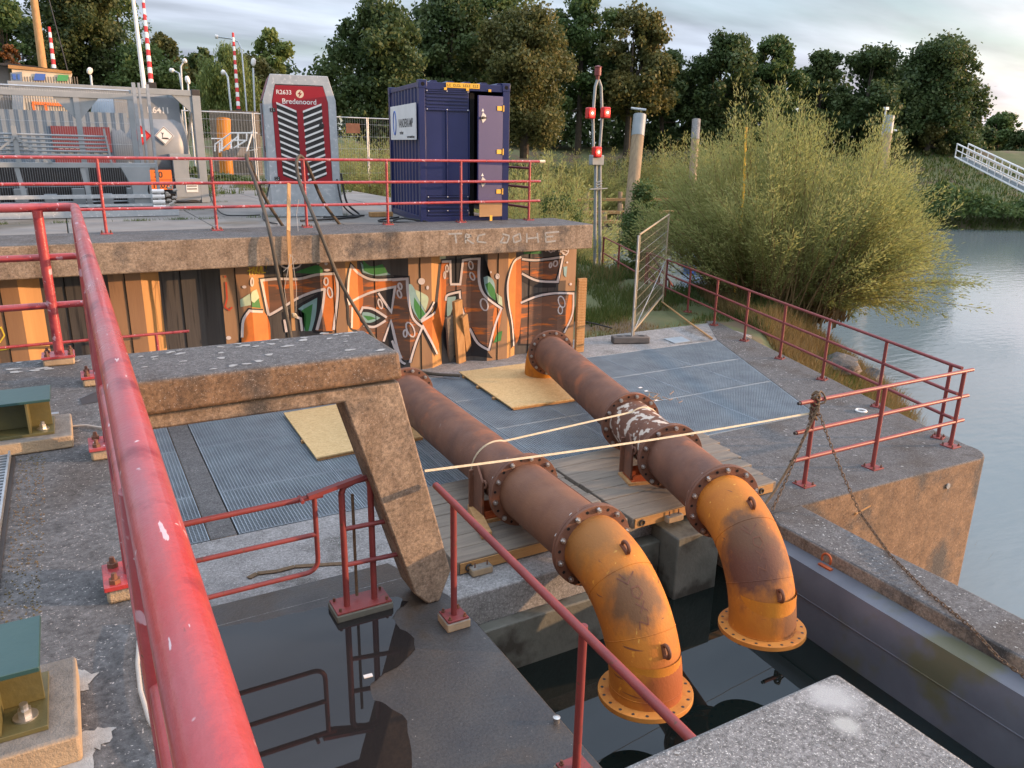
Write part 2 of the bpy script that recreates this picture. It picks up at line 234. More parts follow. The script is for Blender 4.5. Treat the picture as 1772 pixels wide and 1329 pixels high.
# ---------------------------------------------------------------- builders
class MB:
    def __init__(s): s.bm = bmesh.new()
    def box(s, x0, x1, y0, y1, z0, z1, M=None):
        r = bmesh.ops.create_cube(s.bm, size=1)['verts']
        for v in r:
            v.co = Vector((x0+(v.co.x+.5)*(x1-x0), y0+(v.co.y+.5)*(y1-y0), z0+(v.co.z+.5)*(z1-z0)))
            if M: v.co = M@v.co
        return s
    def obox(s, p0, p1, w, h, up=Vector((0, 0, 1))):
        p0, p1 = Vector(p0), Vector(p1); d = p1-p0; l = d.length; d.normalize(); sx = d.cross(up)
        if sx.length < 1e-4: sx = Vector((1, 0, 0))
        sx.normalize(); u = sx.cross(d)
        M = Matrix(((d.x, sx.x, u.x, p0.x), (d.y, sx.y, u.y, p0.y), (d.z, sx.z, u.z, p0.z), (0, 0, 0, 1)))
        return s.box(0, l, -w/2, w/2, -h/2, h/2, M)
    def tube(s, pts, r, n=10, cap=True, closed=False):
        pts = [Vector(p) for p in pts]; m = len(pts); rs = r if isinstance(r, (list, tuple)) else [r]*m
        rings = []; prev = None
        for i, p in enumerate(pts):
            if closed: t = pts[(i+1) % m]-pts[i-1]
            else: t = (pts[min(i+1, m-1)]-pts[max(i-1, 0)])
            t.normalize()
            if prev is None:
                a = Vector((0, 0, 1)) if abs(t.z) < .9 else Vector((1, 0, 0)); nx = t.cross(a).normalized()
            else:
                nx = (prev-t*prev.dot(t)).normalized()
            prev = nx; ny = t.cross(nx)
            rings.append([s.bm.verts.new(p+(nx*cos(2*pi*k/n)+ny*sin(2*pi*k/n))*rs[i]) for k in range(n)])
        for i in range(m if closed else m-1):
            a, b = rings[i], rings[(i+1) % m]
            for k in range(n): s.bm.faces.new((a[k], a[(k+1) % n], b[(k+1) % n], b[k]))
        if cap and not closed:
            s.bm.faces.new(rings[0][::-1]); s.bm.faces.new(rings[-1])
        return s
    def cyl(s, p0, p1, r, n=14, r2=None): return s.tube([p0, p1], [r, r2 if r2 is not None else r], n)
    def prism(s, poly, z0, z1, f=lambda x, y, z: Vector((x, y, z))):
        a = [s.bm.verts.new(f(x, y, z0)) for x, y in poly]; b = [s.bm.verts.new(f(x, y, z1)) for x, y in poly]; n = len(poly)
        s.bm.faces.new(a[::-1]); s.bm.faces.new(b)
        for i in range(n): s.bm.faces.new((a[i], a[(i+1) % n], b[(i+1) % n], b[i]))
        return s
    def poly(s, pts): s.bm.faces.new([s.bm.verts.new(Vector(p)) for p in pts]); return s
    def ring(s, c, nrm, ro, ri, th, n=40, holes=0):
        """flange: flat annulus with thickness, bolt holes as dark dimples are separate parts"""
        c = Vector(c); nz = Vector(nrm).normalized(); a = Vector((0, 0, 1)) if abs(nz.z) < .9 else Vector((1, 0, 0)); nx = nz.cross(a).normalized(); ny = nz.cross(nx)
        R = []
        for k in range(n):
            d = nx*cos(2*pi*k/n)+ny*sin(2*pi*k/n)
            R.append([s.bm.verts.new(c+d*r+nz*h) for r, h in ((ri, -th/2), (ro, -th/2), (ro, th/2), (ri, th/2))])
        for k in range(n):
            A, B = R[k], R[(k+1) % n]
            for j in range(4): s.bm.faces.new((A[j], A[(j+1) % 4], B[(j+1) % 4], B[j]))
        return s
    def build(s, name, mat, parent=None, smooth=None, bevel=0, local=False, bseg=2):
        bmesh.ops.recalc_face_normals(s.bm, faces=s.bm.faces)
        me = bpy.data.meshes.new(name); s.bm.to_mesh(me); s.bm.free()
        me.materials.append(MT[mat] if isinstance(mat, str) else mat)
        o = bpy.data.objects.new(name, me); COL.objects.link(o)
        if parent is not None:
            o.parent = parent
            if not local: me.transform(rootmat(parent).inverted())
        if smooth is None: smooth = 35
        if smooth:
            for p in me.polygons: p.use_smooth = True
            me.set_sharp_from_angle(angle=radians(smooth))
        if bevel:
            b = o.modifiers.new('bevel', 'BEVEL'); b.width = bevel; b.segments = bseg; b.limit_method = 'ANGLE'; b.angle_limit = radians(40)
        return o
def rootmat(o):
    m = Matrix.Identity(4); ch = []
    while o is not None: ch.append(o); o = o.parent
    for a in reversed(ch): m = m@(Matrix.Translation(a.location)@a.rotation_euler.to_matrix().to_4x4()@Matrix.Diagonal((*a.scale, 1)))
    return m
def tag(o, label, cat, group=None, kind=None):
    if label: o['label'] = label
    if cat: o['category'] = cat
    if group: o['group'] = group
    if kind: o['kind'] = kind
    return o
def thing(name, label, cat, loc=(0, 0, 0), rz=0, group=None):
    o = bpy.data.objects.new(name, None); COL.objects.link(o); o.location = loc; o.rotation_euler = (0, 0, rz); o.empty_display_size = .1
    return tag(o, label, cat, group)
def dup(root, loc, rz=None, label=None, sc=None):
    r = root.copy(); COL.objects.link(r); r.location = loc
    if rz is not None: r.rotation_euler = (0, 0, rz)
    if sc is not None: r.scale = sc
    if label: r['label'] = label
    for ch in list(root.children):
        c = ch.copy(); COL.objects.link(c); c.parent = r
        for g2 in list(ch.children):
            d = g2.copy(); COL.objects.link(d); d.parent = c
    return r
def struct(o): o['kind'] = 'structure'; return o
def text(s, size, M, mat, parent, name='lettering', extr=.001, bold=.0, sx=1.0):
    cu = bpy.data.curves.new(name, 'FONT'); cu.body = s; cu.size = size; cu.extrude = extr; cu.offset = bold; cu.align_x = 'CENTER'; cu.align_y = 'CENTER'
    t = bpy.data.objects.new('tmp', cu); COL.objects.link(t); bpy.context.view_layer.update()
    me = bpy.data.meshes.new_from_object(t.evaluated_get(bpy.context.evaluated_depsgraph_get())); bpy.data.objects.remove(t)
    me.transform(Matrix.Diagonal((sx, 1, 1, 1))); me.transform(M); me.name = name; me.materials.clear(); me.materials.append(MT[mat])
    o = bpy.data.objects.new(name, me); COL.objects.link(o)
    if parent is not None: o.parent = parent
    return o
FRONT = lambda x, y, z: Matrix.Translation((x, y, z))@Matrix.Rotation(pi/2, 4, 'X')     # lettering that faces -Y
LEFTF = lambda x, y, z: Matrix.Translation((x, y, z))@Matrix.Rotation(-pi/2, 4, 'Z')@Matrix.Rotation(pi/2, 4, 'X')  # faces -X
def quads(name, V, F, mat, parent=None, local=True):
    me = bpy.data.meshes.new(name); n = len(V); m = len(F)
    me.vertices.add(n); me.vertices.foreach_set('co', V.astype(np.float32).ravel())
    k = F.shape[1]; me.loops.add(m*k); me.loops.foreach_set('vertex_index', F.astype(np.int32).ravel())
    me.polygons.add(m); me.polygons.foreach_set('loop_start', np.arange(0, m*k, k, dtype=np.int32)); me.polygons.foreach_set('loop_total', np.full(m, k, dtype=np.int32))
    me.update(calc_edges=True); me.materials.append(MT[mat]); o = bpy.data.objects.new(name, me); COL.objects.link(o)
    if parent is not None: o.parent = parent
    return o
# ================================================================ SETTING
LZ, UZ, NZ, SZ, WZ, RZ = 1.42, 3.77, 3.63, 1.54, .65, -.8
# river bank outline (water inside)
WP = np.array([(9.3, -60), (9.5, 4.9), (10.3, 5.35), (11.8, 6.4), (13.6, 7.9), (15.6, 9.3), (17.6, 10.9), (18.7, 13.2), (18.5, 15.8), (16.9, 17.2), (16.4, 20), (15.6, 24), (13.8, 27), (14.5, 33), (20, 42), (26, 48), (31, 50), (42, 54), (53, 45.5), (62, 39), (72, 32.5), (100, 14), (150, -50)], float)
def wdist(X, Y):
    n = len(WP); ins = np.zeros(X.shape, bool); dm = np.full(X.shape, 1e9)
    for i in range(n):
        a, b = WP[i], WP[(i+1) % n]; ab = b-a; t = np.clip(((X-a[0])*ab[0]+(Y-a[1])*ab[1])/(ab@ab), 0, 1)
        dm = np.minimum(dm, np.hypot(X-a[0]-t*ab[0], Y-a[1]-t*ab[1]))
        c = ((a[1] > Y) != (b[1] > Y)) & (X < (b[0]-a[0])*(Y-a[1])/(b[1]-a[1]+1e-12)+a[0]); ins ^= c
    return np.where(ins, -dm, dm)
def smooth(x, a, b): t = np.clip((x-a)/(b-a), 0, 1); return t*t*(3-2*t)
def height(X, Y):
    X = np.asarray(X, float); Y = np.asarray(Y, float); d = wdist(X, Y); r = np.hypot(X, Y)
    P = 1.36+(3.6-1.36)*smooth(r, 18, 30)
    P = np.where((Y > 12.0) & (X < 7.0), 3.3, P)*1.0
    P = P+(5.5-3.6)*smooth(r, 40, 62)
    side = smooth(X+.0*Y, 24, 34)+smooth(Y, 40, 50); side = np.clip(side, 0, 1)
    slope = .72*(1-side)+.36*side
    h = np.minimum(P, -1.15+slope*d)
    h = np.where(d < 0, np.maximum(-1.15+.4*d, -3), h)
    under = (X < 12.4) & (Y < 11.6) & (X < 9.85+.34*(Y-6)) | ((X < 7.4) & (Y < 12))
    h = np.where(under, -2.2, h)
    h += .05*np.sin(X*1.3+Y*.7)*np.cos(Y*1.1-X*.4)*(d > 1)
    return h
gx = np.unique(np.concatenate([np.linspace(-220, -30, 30), np.linspace(-30, 4, 35), np.linspace(4, 30, 105), np.linspace(30, 90, 80), np.linspace(90, 420, 50)]))
gy = np.unique(np.concatenate([np.linspace(-120, -2, 20), np.linspace(-2, 30, 110), np.linspace(30, 70, 60), np.linspace(70, 420, 50)]))
XX, YY = np.meshgrid(gx, gy); ZZ = height(XX, YY)
V = np.stack([XX.ravel(), YY.ravel(), ZZ.ravel()], 1); nx_, ny_ = len(gx), len(gy)
I = np.arange(nx_*ny_).reshape(ny_, nx_); F = np.stack([I[:-1, :-1].ravel(), I[:-1, 1:].ravel(), I[1:, 1:].ravel(), I[1:, :-1].ravel()], 1)
gr = struct(quads('ground', V, F, 'ground'))
for p in gr.data.polygons: p.use_smooth = True
struct(MB().poly([(9, -150, RZ), (400, -150, RZ), (400, 90, RZ), (9, 90, RZ)]).build('river_water', 'river', smooth=0))
struct(MB().poly([(2.2, -6, WZ), (6.0, -6, WZ), (6.0, 6.2, WZ), (2.2, 6.2, WZ)]).build('basin_water', 'basin', smooth=0))
# ---- quay platform (concrete), with the grated pit in it
def pltop(mb, poly, z0, z1): return mb.prism(poly, z0, z1)
m = MB()
def edge_r(y): return 12.55+(y-13.5)*.355+.0     # outer edge line of the quay towards the river (behind the railing)
pit_r = lambda y: 9.02+(y-7.1)*.475
arc = [(9.45+.35*cos(a), 5.3+.35*sin(a)) for a in np.linspace(-1.35, .1, 7)]
# one block from the mats round to the river edge
pltop(m, [(5.76, 5.08)] + arc + [(9.98, 6.0), (12.2, 12.5), (12.0, 12.6), (pit_r(11.12), 11.12), (pit_r(7.1), 7.1), (5.76, 7.1)], -1.6, LZ)
struct(m.build('quay_platform', 'concrete_brown', bevel=.02))
m = MB()
m.box(.2, 5.755, 6.85, 7.1, -.5, LZ)     # strip before the pit
m.box(4.2, 5.75, 5.62, 6.85, -1.0, LZ-.002)
m.box(2.34, 4.2, 5.13, 6.85, -1.0, LZ-.003)
m.box(-3, 11.9, 11.12, 12.4, -.5, LZ-.004)
m.box(.2, .45, 7.1, 11.12, 0, LZ-.006)
struct(m.build('quay_platform', 'concrete_light', bevel=.015))
m = MB(); m.box(4.86, 5.42, 5.2, 5.615, -.6, 1.33); m.box(4.2, 4.85, 5.45, 5.615, -1, 1.2); m.box(2.45, 4.15, 5.0, 5.125, -.6, 1.12)
o = m.build('basin_block', 'concrete_green', bevel=.015); tag(o, 'pale algae-stained concrete blocks rising from basin water under timber mats', 'concrete block')
# concrete rib between gratings
m = MB(); m.box(.80, 1.04, 7.102, 11.118, .9, LZ+.002); struct(m.build('quay_platform', 'concrete', bevel=.01))
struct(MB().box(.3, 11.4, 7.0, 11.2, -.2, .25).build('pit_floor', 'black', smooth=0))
# ---- puddle slab
m = MB(); m.prism([(.1, -2.0), (2.31, -2.0), (2.335, 4.6), (2.30, 5.05), (2.05, 5.75), (.1, 5.75)], -1.0, SZ)
struct(m.build('lower_slab', 'concrete_wet', bevel=.012))
m = MB(); m.prism([(.1, 5.752), (2.34, 5.752), (2.34, 6.849), (.1, 6.849)], -1.0, LZ+.003)
struct(m.build('quay_platform', 'concrete_light'))
m = MB(); m.bm.verts.ensure_lookup_table()
a = [m.bm.verts.new(p) for p in ((.1, 5.45, SZ+.001), (2.12, 5.45, SZ+.001), (2.34, 5.75, LZ+.03), (2.34, 6.2, LZ+.004), (.1, 6.4, LZ+.004))]
m.bm.faces.new(a); struct(m.build('sloped_screed', 'concrete_light', smooth=0))
# puddle with ragged outline
random.seed(3); pts = []
base = [(.15, 3.0), (.9, 2.9), (1.25, 3.25), (1.45, 3.9), (1.35, 4.25), (1.78, 4.5), (1.8, 4.95), (1.98, 5.12), (1.7, 5.30), (1.2, 5.33), (.6, 5.42), (.15, 5.4)]
for i in range(len(base)):   # rounded, slightly irregular shoreline
    A_, B_, C_, D_ = [np.array(base[(i+j) % len(base)]) for j in (-1, 0, 1, 2)]
    for k in range(8):
        t = k/8; q = .5*((2*B_)+(-A_+C_)*t+(2*A_-5*B_+4*C_-D_)*t*t+(-A_+3*B_-3*C_+D_)*t**3); u_ = i+t; w1 = .016*sin(u_*5.1)+.009*sin(u_*13+1)+.005*sin(u_*29)
        pts.append((q[0]+w1, q[1]+w1*.8+.006*cos(u_*17)))
m = MB(); m.poly([(x, y, SZ+.004) for x, y in pts]); o = m.build('puddle', 'puddle', smooth=0); tag(o, 'still shallow rainwater puddle on dark slab', None, None, 'structure')
# ---- upper left deck and beam (portal)
m = MB(); m.box(-6, .16, -3, 5.76, 3.15, NZ); struct(m.build('upper_deck', 'concrete', bevel=.012))
struct(MB().box(-6, .1, -3, 5.6, -1, 3.15).build('retaining_wall', 'concrete', smooth=0))
pf = thing('concrete_portal', 'angular weathered concrete portal frame with slanted leg over lower slab', 'concrete frame', (1.9, 5.3, SZ))
fx = lambda x, y, z: Vector((x, z, y))
m = MB(); m.prism([(.162, 3.40), (1.925, 3.425), (1.90, NZ), (.162, NZ)], 4.955, 5.70, fx); m.build('crossbeam', 'concrete_brown', pf, bevel=.03, bseg=3)
m = MB(); m.prism([(.162, 3.30), (1.50, 3.30), (1.99, 1.66), (2.10, SZ+.0), (2.20, SZ), (2.30, 1.78), (1.905, 3.40), (.162, 3.398)], 4.99, 5.30, fx); m.build('leg', 'concrete', pf, bevel=.015)
# near slab
struct(MB().box(.162, 1.70, -3, 1.155, 2.9, NZ).build('bridge_slab', 'concrete_near', bevel=.02, bseg=3))
# lichen patches on the concrete tops
def blotch(mb, x, y, z, r, n=14, ax=1.0):
    z += random.uniform(0, .0022); ph = random.uniform(0, 6); q1, q2, q3 = random.uniform(0, 6), random.uniform(0, 6), random.uniform(0, 6); n = 22; f = [.85+.2*sin(2*2*pi*i/n+q1)+.13*sin(3*2*pi*i/n+q2)+.07*sin(7*2*pi*i/n+q3) for i in range(n)]
    mb.poly([(x+r*ax*f[i]*cos(2*pi*i/n+ph), y+r*f[i]*sin(2*pi*i/n+ph), z) for i in range(n)])
random.seed(11); m = MB(); m2 = MB()
for i in range(46): blotch(m, random.uniform(.2, 1.85), random.choice([random.uniform(5.5, 5.7), random.uniform(4.97, 5.68)]), NZ+.0025, random.uniform(.008, .03), ax=1.4)
for i in range(30): blotch(m, random.uniform(.75, 1.65), random.uniform(.3, 1.12), NZ+.0025, random.uniform(.002, .007))
for i in range(12): blotch(m2, random.uniform(.9, 1.6), random.uniform(.5, 1.05), NZ+.0035, random.uniform(.006, .014))
for i in range(260):
    y = random.uniform(5.15, 12); blotch(m, random.uniform(max(pit_r(y)+.05, 7.0) if y > 7 else 6.6, 9.6+max(0, y-6)*.34), y, LZ+.0025, random.uniform(.004, .018))
for i in range(220): blotch(m, random.uniform(5.9, 6.32), random.uniform(1.5, 5.0), LZ-.0025, random.uniform(.003, .012))
m.build('lichen', 'lichen', smooth=0)['kind'] = 'stuff'; m2.build('lichen', 'lichen_y', smooth=0)['kind'] = 'stuff'
# bird lime / lime patches on left deck
random.seed(5); m = MB()
for (cx_, cy_, pts) in ((0, 0, [(85, 1165), (120, 1155), (170, 1165), (150, 1190), (125, 1200), (100, 1205)]), (0, 0, [(60, 1290), (150, 1262), (200, 1255), (190, 1285), (160, 1300), (165, 1345), (20, 1350)])):
    P = []
    for i in range(len(pts)):
        a, b = pts[i], pts[(i+1) % len(pts)]
        for k in range(5):
            t = k/5; v = G(a[0]+(b[0]-a[0])*t+random.uniform(-4, 4), a[1]+(b[1]-a[1])*t+random.uniform(-4, 4), NZ+.003); P.append(v)
    m.poly(P)
for i in range(40): blotch(m, random.uniform(-1.2, .1), random.uniform(5.45, 5.74), NZ+.003, random.uniform(.008, .03), ax=1.5)
m.build('lime_stain', 'lichen', smooth=0)['kind'] = 'stuff'
# ---- quay arm between basin and river
m = MB(); m.prism([(5.98, 5.075), (5.87, 4.88), (5.86, 3.82), (5.82, 2.45), (5.78, -4), (6.34, -4), (6.36, 2.72), (6.38, 3.42), (6.37, 4.1), (6.42, 5.04), (6.45, 5.075)], -1.6, LZ-.005)
struct(m.build('quay_arm', 'concrete', bevel=.02))
# ---- steel gate beam lying in the basin along the arm
sg = thing('steel_gate_beam', 'long dark grey steel beam lying along basin side of narrow quay arm', 'steel beam', (5.6, 3.5, .65))
so_ = [(5.87, 5.06), (5.845, 3.8), (5.80, 2.4), (5.76, -4)]
si_ = [(5.68, 5.06), (5.61, 3.6), (5.56, 2.3), (5.50, -4)]
sb_ = [(5.60, 5.06), (5.54, 3.6), (5.50, 2.3), (5.44, -4)]
m = MB(); ring = []
for k in range(len(so_)): ring.append([m.bm.verts.new((*p, z)) for p, z in ((so_[k], .2), (so_[k], 1.29), (si_[k], 1.29), (((si_[k][0]+sb_[k][0])/2+.01, si_[k][1]), 1.22), (sb_[k], 1.08), (sb_[k], .2))])
for k in range(len(ring)-1):
    for j in range(5): m.bm.faces.new((ring[k][j], ring[k][j+1], ring[k+1][j+1], ring[k+1][j]))
m.bm.faces.new(ring[0]); m.build('box_section', 'beamsteel', sg, smooth=60)
MB().tube([Vector((p[0]-.002, p[1], 1.02)) for p in sb_], .005, 6).build('weld_seam', 'beamsteel', sg)
sh = G(1428, 982, 1.29); m = MB(); m.tube([sh+Vector((.0, .05*cos(a), .085+.055*sin(a))) for a in np.linspace(-.6, pi+.6, 12)], .011, 8); m.box(sh.x-.02, sh.x+.02, sh.y-.07, sh.y+.07, 1.285, 1.305)
o = m.build('lifting_shackle', 'rust_red', None); tag(o, 'small rusty lifting shackle on top of grey steel beam', 'shackle')
# ================================================================ GRATINGS
def grate(x0, x1, y0, y1, z=LZ, cut=None, name='floor_grating', label=None, pitch=.034, group='steel gratings covering the pit', seen=None):
    m = MB(); g = .006; x0 += g; x1 -= g; y0 += g; y1 -= g; t = .0045; zt = z-.003; d = .03
    xm = lambda y: min(x1, cut(y)-g) if cut else x1
    n = int((y1-y0)/pitch)
    for i in range(1, n):
        y = y0+(y1-y0)*i/n; e = xm(y)
        if e > x0+.02: m.box(x0, e, y-t/2, y+t/2, zt-d*.55, zt-.001)
    n = int((x1-x0)/pitch)
    for i in range(1, n):
        x = x0+(x1-x0)*i/n; ys = y0
        if cut:
            lo = 7.1+(x-9.02)/.475; ys = max(y0, lo+g)
        if ys < y1-.02: m.box(x-t/2, x+t/2, ys, y1, zt-d, zt)
    f = .008
    m.box(x0, xm(y0), y0, y0+f, zt-d, zt+.001); m.box(x0, xm(y1), y1-f, y1, zt-d, zt+.001); m.box(x0, x0+f, y0+f, y1-f, zt-d, zt+.001)
    if not cut: m.box(x1-f, x1, y0+f, y1-f, zt-d, zt+.001)
    else: m.obox((xm(y0)-.004, y0, zt-d/2), (xm(y1)-.004, y1, zt-d/2), f, d)
    o = m.build(name, 'grate', smooth=0); tag(o, label, 'grating', group); return o
RW = ['nearest', 'second', 'third']
xs = [4.62, 5.75, 6.9, 8.05, 9.2]; ys = [7.11, 8.57, 9.85, 11.11]
rown = ['row nearest the timber mats', 'middle row', 'row nearest the graffiti wall']
for j in range(3):
    for i in range(4):
        cut = None
        x0, x1 = xs[i], xs[i+1]
        if j == 0 and i == 3: cut, x1 = pit_r, 10.4
        where = ['left of the far pipe', 'beside or under the far pipe', 'just right of the far pipe', 'two panels right of the far pipe'][i]
        grate(x0, x1, ys[j], ys[j+1], cut=cut, label='blue-grey steel grating panel %s, %s' % (where, rown[j]))
grate(9.2, 10.6, ys[1], ys[2], cut=pit_r, label='slant-cut steel grating at quay railing side, middle row')
grate(9.2, 11.2, ys[2], ys[3], cut=pit_r, label='slant-cut steel grating nearest the mesh fence foot')
xl = [1.05, 2.3, 3.46, 4.61]; yl = [6.9+.21, 8.17, 9.6, 11.11]
for j in range(3):
    for i in range(3):
        where = ['beside the concrete rib', 'behind the slanted concrete leg', 'under or beside the near pipe'][i]
        grate(xl[i], xl[i+1], yl[j], yl[j+1], label='left area steel grating %s, %s' % (where, rown[j]))
for j in range(3): grate(.46, .795, yl[j], yl[j+1], label='narrow steel grating left of the concrete rib, %s' % rown[j])
# small steel plate flush at the far corner
m = MB(); m.prism([(9.95, 11.22), (10.35, 11.22), (10.45, 11.62), (10.0, 11.62)], LZ+.003, LZ+.012); o = m.build('cover_plate', 'grate'); tag(o, 'small square steel cover plate behind far corner of gratings', 'cover plate')
# ================================================================ UPPER YARD
PB = [(-1.0, .0)]
struct(MB().box(-12, 7.83, 11.12, 12.40, 3.36, UZ).build('deck_coping', 'concrete', bevel=.02, bseg=3))
m = MB()
for ix, x in enumerate(np.arange(-12, 7.0, 2.0)):
    for iy, y in enumerate(np.arange(12.41, 30, 2.0)):
        m.box(x, min(x+1.985, 7.2), y, y+1.985, 3.3, 3.735+random.uniform(-.006, .006))
struct(m.build('yard_paving', 'paver', bevel=.01))
struct(MB().box(-60, 7.15, 12.3, 31, 2.6, 3.69).build('yard_base', 'asphalt', smooth=0))
# sheet pile wall ---------------------------------------------------------
PER, C0 = 1.43, .575
prof = []
x = C0-PER*2
PT = []
for k in range(-3, 6):
    c = C0+PER*k
    PT += [(c-.44, 11.84), (c-.20, 11.68), (c+.20, 11.68), (c+.44, 11.84)]
PT = [p for p in PT if p[0] < 7.75]; PT.append((7.90, 11.70))
PX = np.array([p[0] for p in PT]); PY = np.array([p[1] for p in PT])
def prof(x): return float(np.interp(x, PX, PY))
wl = thing('sheet_pile_wall', 'zigzag steel sheet piling covered in orange graffiti under concrete coping', 'sheet piling', (3, 11.9, LZ))
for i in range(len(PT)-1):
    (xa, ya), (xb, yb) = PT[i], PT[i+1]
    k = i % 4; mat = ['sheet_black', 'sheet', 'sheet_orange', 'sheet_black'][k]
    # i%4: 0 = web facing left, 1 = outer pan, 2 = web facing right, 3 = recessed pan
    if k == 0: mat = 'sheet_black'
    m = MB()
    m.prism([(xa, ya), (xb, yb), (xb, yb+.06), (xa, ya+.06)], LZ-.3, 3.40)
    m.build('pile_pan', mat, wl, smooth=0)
m = MB()
for k in range(-3, 6):
    c = C0+PER*k
    if c < 7.7: m.box(c-.006, c+.006, 11.668, 11.682, LZ-.3, 3.38)
    c2 = c+PER/2
    if c2 < 7.6: m.box(c2-.006, c2+.006, 11.828, 11.842, LZ-.3, 3.38)
m.build('clutch_seam', 'black', wl, smooth=0)
def gp(px, py):   # line of sight onto the piling surface
    y = 11.7
    for _ in range(6):
        P = W(px, py, y); y = .5*y+.5*prof(P.x)
    return P.x, P.z
def conform(name, polys, mat, off, label=None):
    AV, AF = [], []
    for ip, pl in enumerate(polys):
        bm = bmesh.new()
        if isinstance(pl, tuple) and pl[0] == 'strip':
            Lf = [bm.verts.new((x, 0, z)) for x, z in pl[1]]; Rt = [bm.verts.new((x, 0, z)) for x, z in pl[2]]
            for i in range(len(Lf)-1):
                try: bm.faces.new((Lf[i], Lf[i+1], Rt[i+1], Rt[i]))
                except ValueError: pass
        else:
            try: bm.faces.new([bm.verts.new((x, 0, z)) for x, z in pl])
            except ValueError: pass
        bmesh.ops.triangulate(bm, faces=bm.faces[:])
        for xx in PX: bmesh.ops.bisect_plane(bm, geom=bm.verts[:]+bm.edges[:]+bm.faces[:], plane_co=(xx, 0, 0), plane_no=(1, 0, 0), dist=1e-5)
        bm.verts.ensure_lookup_table(); k0 = len(AV)
        for i, v in enumerate(bm.verts): v.index = i; AV.append((v.co.x, prof(v.co.x)-off-ip*.00006, v.co.z))
        for f in bm.faces: AF.append([k0+v.index for v in f.verts])
        bm.free()
    me = bpy.data.meshes.new(name); me.from_pydata(AV, [], AF); me.update(); me.materials.append(MT[mat]); me.transform(rootmat(wl).inverted())
    o = bpy.data.objects.new(name, me); COL.objects.link(o); o.parent = wl
    if label: o['label'] = label
    return o
def cat(pts, n=5, closed=False):   # smooth curve through pixel points
    P = [np.array(p, float) for p in pts]; out = []; m = len(P); rng = range(m) if closed else range(m-1)
    for i in rng:
        a = P[(i-1) % m] if closed or i else P[0]; b = P[i]; c = P[(i+1) % m]; d = P[(i+2) % m] if closed or i+2 < m else P[-1]
        for k in range(n):
            t = k/n; out.append(.5*((2*b)+(-a+c)*t+(2*a-5*b+4*c-d)*t*t+(-a+3*b-3*c+d)*t**3))
    if not closed: out.append(P[-1])
    return out
def z1(l): return [(380+x/5.5375, 430+y/5.5375) for x, y in l]      # survey photo enlargements -> photo coordinates
def z2(l): return [(680+x/5.2118, 430+y/5.2118) for x, y in l]
def fillp(pts): return [gp(*p) for p in (soft(list(pts)+[pts[0]], 4)[:-1] if len(pts) > 4 else pts)]
def strokes(lst, wd):
    out = []
    for pts in lst:
        q = [np.array(gp(*p)) for p in pts]; closed = np.hypot(*(q[0]-q[-1])) < 1e-4; n = len(q); Lf, Rt = [], []
        for i in range(n):
            a = q[i-1] if i else (q[-2] if closed else q[0]); c = q[i+1] if i < n-1 else (q[1] if closed else q[-1])
            d1 = q[i]-a; d2 = c-q[i]
            if np.hypot(*d1) < 1e-6: d1 = d2
            if np.hypot(*d2) < 1e-6: d2 = d1
            d1 = d1/(np.hypot(*d1)+1e-9); d2 = d2/(np.hypot(*d2)+1e-9); n1 = np.array([-d1[1], d1[0]]); n2 = np.array([-d2[1], d2[0]]); m_ = n1+n2; l = np.hypot(*m_)
            m_ = n1 if l < .5 else m_/l; k = min(1.7, 1/max(.4, m_@n1)); Lf.append(tuple(q[i]+m_*k*wd/2)); Rt.append(tuple(q[i]-m_*k*wd/2))
        out.append(('strip', Lf, Rt))
    return out
def soft(pts, n=5, sharp=62):
    """round the gentle corners of a hand-drawn line, keep the sharp ones"""
    P = [np.array(p, float) for p in pts]; runs, cur = [], [P[0]]
    for i in range(1, len(P)-1):
        cur.append(P[i]); a = P[i]-P[i-1]; b = P[i+1]-P[i]; c = (a@b)/(np.hypot(*a)*np.hypot(*b)+1e-9)
        if c < cos(radians(sharp)): runs.append(cur); cur = [P[i]]
    cur.append(P[-1]); runs.append(cur); out = []
    for r in runs: out += (cat([tuple(v) for v in r], n) if len(r) > 2 else r)[(1 if out else 0):]
    return out
# letter shapes of the mural, read off the wall
A1 = z1([(400, 300), (560, 290), (760, 290), (930, 250), (1110, 235), (1130, 420), (1110, 790), (920, 790), (990, 400), (700, 490), (470, 640)])
A2 = z1([(210, 900), (225, 700), (285, 600), (420, 605), (480, 720), (490, 900)])
A3 = z1([(1255, 165), (1330, 240), (1480, 300), (1760, 295), (1800, 480), (1850, 700), (1900, 860), (1740, 1052), (1640, 700), (1570, 900), (1280, 760), (1240, 550), (1220, 400)])
B1 = z2([(-10, 285), (125, 270), (135, 430), (170, 620), (255, 700), (180, 860), (150, 1000), (60, 980), (-10, 800)])
B2 = z2([(440, 120), (515, 115), (520, 320), (600, 320), (625, 105), (780, 90), (775, 300), (830, 430), (975, 540), (915, 700), (860, 920), (760, 850), (680, 720), (605, 560), (600, 395), (490, 430), (465, 640), (440, 760), (400, 960), (280, 720), (260, 660), (380, 570), (410, 400)])
B3 = z2([(1155, 75), (1085, 130), (1035, 300), (1035, 480), (1080, 700), (1090, 890), (1135, 800), (1150, 480), (1300, 430), (1460, 400), (1620, 405), (1610, 600), (1550, 760), (1480, 860), (1300, 860), (1150, 860)])
B4 = z2([(1160, 95), (1530, 75), (1480, 300), (1300, 290), (1160, 225)])
sh = lambda P, dx, dy: [(x+dx, y+dy) for x, y in P]
def grow(P, k):
    c = np.mean(P, 0); return [(c[0]+(x-c[0])*k, c[1]+(y-c[1])*k) for x, y in P]
